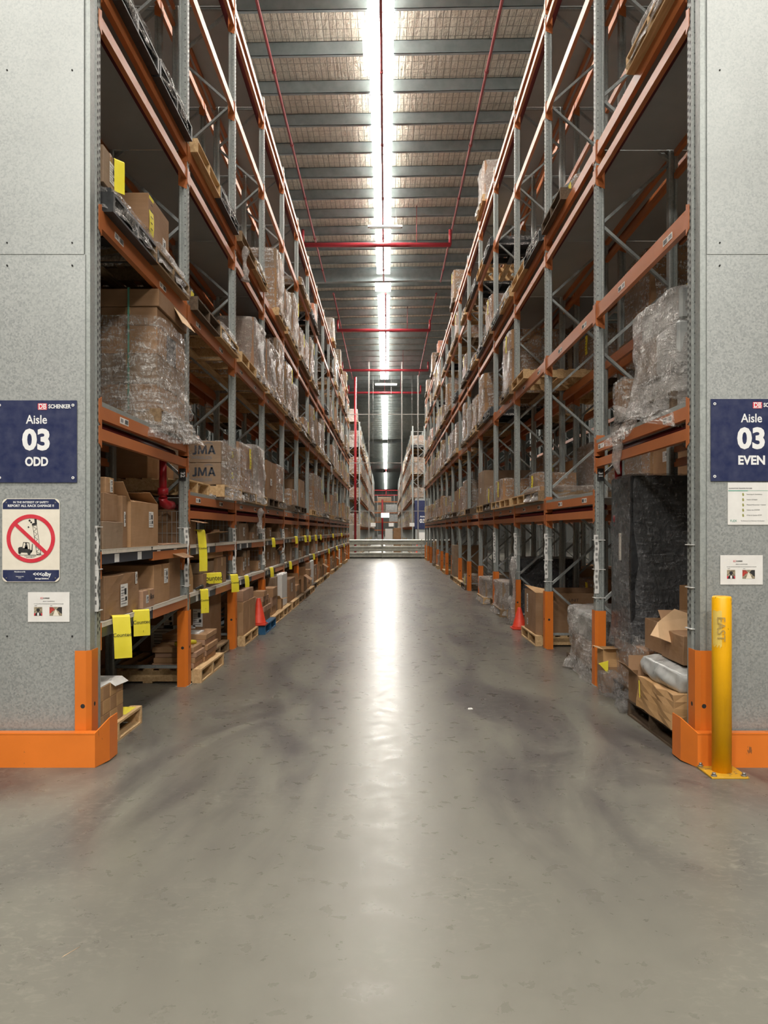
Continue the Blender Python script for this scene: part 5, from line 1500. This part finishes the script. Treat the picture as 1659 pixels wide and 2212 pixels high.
tail(-1.99, 28.5, 3.5, 'film tail hanging below the second beams far along the left rack', .5, 8)

# ------------------------------------------------------------------ the far end
# steel barrier across the end of the aisle
t = thing('guardrail', 'white three-rail steel barrier across the far end of the aisle', 'barrier', (0, 45.4, 0))
def rail(x0, x1, z):
    b = MB()
    prof = [(0, -.15), (.02, -.15), (-.06, -.085), (-.06, -.055), (.02, 0), (-.06, .055), (-.06, .085), (.02, .15), (0, .15)]
    prof = [(-.0, -.15), (-.05, -.11), (-.05, -.06), (0, -.02), (0, .02), (-.05, .06), (-.05, .11), (0, .15), (.012, .15), (.012, -.15)]
    vs = [(x0, y, z + q_) for y, q_ in prof] + [(x1, y, z + q_) for y, q_ in prof]; n = len(prof)
    b.add(vs, [tuple(range(n)), tuple(range(n, 2 * n))[::-1]] + [(i, n + i, n + (i + 1) % n, (i + 1) % n) for i in range(n)], M['rail'])
    return b
for z in (.19, .57, .95):
    for (a, c) in ((-4.4, -.25), (-.2, 2.05), (2.1, 4.4)): rail(a, c, z).obj('rail', t)
for x in (-2.5, -.22, 2.08, 4.2):
    b = MB(); b.box(x - .05, x + .05, .02, .12, 0, 1.12, M['rail']); b.obj('post', t)
b = MB(); b.box(-4.4, 4.4, .015, .02, .0, .05, M['dark']); b.obj('shadow_strip', t)  # dark strip painted in as the shade under the lowest rail
# tall slim pole frame behind the barrier
t = thing('pole_frame', 'tall slim white pole frame standing behind the white barrier', 'frame', (0, 46.0, 0))
for x, zt in ((px(797, 46), 11.6), (px(868, 46), 11.6), (px(903, 46), 10.8), (px(740, 46), 11.6)):
    b = MB(); b.box(x - .035, x + .035, -.035, .035, 0, zt, M['pipewhite']); b.obj('pole', t)
for z in (pz(1104, 46), pz(1000, 46), pz(895, 46)):
    b = MB(); b.box(-4.3, 4.3, -.02, .02, z - .02, z + .02, M['pipewhite']); b.obj('crossbar', t)

# loads of the second block
DEEP = []
def far_fill(s, lev_z, spec, name_):
    spec = (spec.replace(' ', '') + spec.replace(' ', '')[3:] + spec.replace(' ', ''))[:48]
    for q_, c in enumerate(spec.replace(' ', '')):
        if c == '.': continue
        i, j = q_ // 2, q_ % 2
        args = (c, s, slot_y(i, j, 52.0), lev_z)
        if i > 1:
            DEEP.append(load(*args, 'x', q_ * 3 + int(lev_z), far=True, xa=s * 1.67)); continue
        load(*args, '%s, %s half of %s bay, %s, distant %s rack' % (CODE[c]['txt'], SLOT[j], ORD[i], name_, SIDE[s]), q_ * 3 + int(lev_z), far=True, xa=s * 1.67, group='loads in the distant racks')
for s in (-1, 1):
    far_fill(s, 1.9, 'ww Ww mw wW ww WW ww wW ww', 'first level')
    far_fill(s, 3.7, 'wO Ww ww WO wW ww Ww ww Ow', 'second level')
    far_fill(s, 5.4, 'Ww mw wO ww WW wW ww Ow ww', 'third level')
    far_fill(s, 7.2, ('uW wO ww Ww Ow ww' if s < 0 else 'kw ww uw Ow wW ww'), 'fourth level')
    far_fill(s, 0, 'mw ww Cw mw ww Cm', 'floor')
# the rearmost, smallest of them are one object
b = MB()
for r_ in DEEP:
    for ch in list(r_.children):
        mw = Matrix.Translation(r_.location) @ r_.rotation_euler.to_matrix().to_4x4() @ ch.matrix_basis
        me = ch.data; ms = [x for x in me.materials]
        for mi_, m_ in enumerate(ms):
            fs = [tuple(p.vertices) for p in me.polygons if p.material_index == mi_]
            if fs:
                used = sorted({i for f in fs for i in f}); ix = {v: k for k, v in enumerate(used)}
                b.add([mw @ me.vertices[i].co for i in used], [tuple(ix[i] for i in f) for f in fs], m_)
        bpy.data.objects.remove(ch)
    bpy.data.objects.remove(r_)
tag(b.obj('distant_goods'), 'mass of tiny wrapped pallet loads deep in the distant racks', 'goods', None, 'stuff')
load('u', -1, 52.7, 8.9, 'pink-white wrapped load on top of the distant left rack', 1, True, xa=-1.9, palkind='black')

# back cross rack at the end of the distant aisle
t = thing('pallet_rack', 'orange-beamed rack standing crossways at the very end of the aisle', 'rack', (0, 128, 0))
for x in (-4.2, -1.45, 1.3, 4.05):
    b = MB(); b.box(x, x + .1, 0, .1, 0, 7.5, M['galv']); b.obj('upright', t)
for z in (1.7, 3.0, 4.55, 6.35):
    b = MB(); b.box(-4.2, 4.15, -.02, .03, z - .14, z, M['orange']); b.obj('beam', t)
for q_, (x, z, w_, h_, m) in enumerate(((-.9, 4.55, 1.3, 1.2, 'film'), (.9, 4.55, 1.9, 1.3, 'film'), (-.3, 6.35, 2.3, .7, 'film'), (1.2, 3.0, 1.4, 1.2, 'film'), (-1.2, 3.0, 1.2, .8, 'film'), (-.9, 0, 1.1, .9, 'x'), (.7, 0, 1.2, 1.0, 'x'))):
    t = thing('pallet_load', '%s film-covered load on the cross rack at the very end' % ORD[q_], 'load', (x, 128.05, z), 0, 'loads on the cross rack')
    b = MB(); b.box(-w_ / 2, w_ / 2, 0, .9, 0, h_, M['greybag'] if q_ % 2 else CB[2]); b.obj('wrapped_goods', t, bevel=.03)
def simple(name, label, cat, x0, x1, y0, y1, z0, z1, m, bevel=.01, group=None):
    b = MB(); b.box(x0, x1, y0, y1, z0, z1, m); o = b.obj(name, bevel=bevel); return tag(o, label, cat, group)
b = MB()
for z_ in (7.3, 8.1): b.bar((-2.6, 126, z_), (2.6, 126, z_), .1, .14, M['red'])
for x_ in (-2.4, 0, 2.4): b.bar((x_, 126, 7.2), (x_, 126, rz(x_)), .1, .1, M['red'])
tag(b.obj('pipe_frame'), 'red pipe frame hanging under the roof at the very end', 'pipe')
# small things in the far cross aisle
simple('sheet_metal_screen', 'distant dull grey sheet at the near end of the far right rack', 'screen', px(897, 51.8), px(929, 51.8), 51.82, 51.84, 0, 3.75, M['sheet'])
t = thing('hanging_screen', 'pale blue lit screen hanging in the distance above the aisle', 'screen', (px(832, 88), 88, pz(1113, 88)))
b = MB(); b.box(-.48, .48, 0, .06, -.28, .28, M['lightbody']); b.obj('screen_case', t)
b = MB(); b.box(-.46, .46, -.004, 0, -.26, .26, M['screen']); b.obj('screen_face', t)
b = MB()
for x in (-.3, .3): b.bar((x, .03, .28), (x, .03, rz(0) - pz(1113, 88)), .01, .01, M['wire'])
b.obj('hanging_wire', t)
pipe('sprinkler_riser', 'thin distant red column in the middle of the far aisle', [(px(826, 90), 90, 0), (px(826, 90), 90, 5.2)], .1, 'red')
t = thing('control_cabinet', 'pale grey cabinet standing behind the barrier at the left', 'cabinet', (px(766, 47.6), 47.6, 0))
b = MB(); b.box(-.32, .32, 0, .4, 0, 1.98, M['machinegrey']); b.obj('cabinet_body', t, bevel=.01)
b = MB(); b.box(-.12, .14, -.006, 0, 1.35, 1.6, M['white']); b.obj('paper_label', t)
for (x, y, nm) in ((806, 50.5, 'leftmost'), (845, 51, 'middle'), (890, 50.5, 'rightmost')):
    tt = thing('hanging_card', '%s of three small white cards hanging beyond the barrier' % nm, 'card', (px(x, y), y, 2.0), 0)
    b = MB(); b.box(-.16, .16, 0, .01, -.12, .12, M['white']); b.obj('card', tt)
    b = MB(); b.bar((0, .005, .12), (0, .005, rz(px(x, y)) + .3 - 2.0), .006, .006, M['wire']); b.obj('hanging_wire', tt)
t = thing('aisle_sign', 'small distant navy sign with white 03 on the next rack block', 'sign', (px(909, 51.8), 51.8, pz(1112, 51.8)))
b = MB(); b.box(-.42, .42, 0, .02, -.95, .95, M['navy']); b.obj('sign_board', t)
text('03', .36, t, (.1, -.002, -.42), M['signwhite'], 'aisle_number', .012); text('Aisle', .16, t, (.1, -.002, -.12), M['signwhite'], 'aisle_word', .003)
simple('paper_notice', 'white sheet under the small distant navy sign', 'notice', px(905, 51.8), px(920, 51.8), 51.78, 51.8, pz(1168, 51.8), pz(1150, 51.8), M['white'], 0)
b = MB()
cone('orange cone beyond the barrier near the distant right rack', px(901, 51), 51.0, .75)
simple('goods_pack', 'white wrapped packs beyond the barrier in the distance', 'pack', px(832, 58), px(848, 58), 58, 59, 0, 1.75, M['white'])
simple('goods_pack', 'brown packs piled beyond the barrier in the distance', 'pack', px(850, 57), px(866, 57), 57, 58, 0, 1.8, CB[1])
# litter on the floor
b = MB(); b.add([(px(133, 3.0), 3.0, .001), (px(168, 3.06), 3.075, .001), (px(170, 3.06), 3.08, .003), (px(135, 3), 3.01, .002)], [(0, 1, 2, 3)], M['peachpaper']); tag(b.obj('wood_splinter'), 'pale splinter lying on the floor at the lower left', 'splinter')
b = MB(); b.prism([(px(1010, 7.18), 7.15), (px(1021, 7.18), 7.16), (px(1019, 7.18), 7.21), (px(1012, 7.18), 7.2)], 0, .004, M['white']); tag(b.obj('paper_scrap'), 'tiny white scrap on the aisle floor', 'scrap')
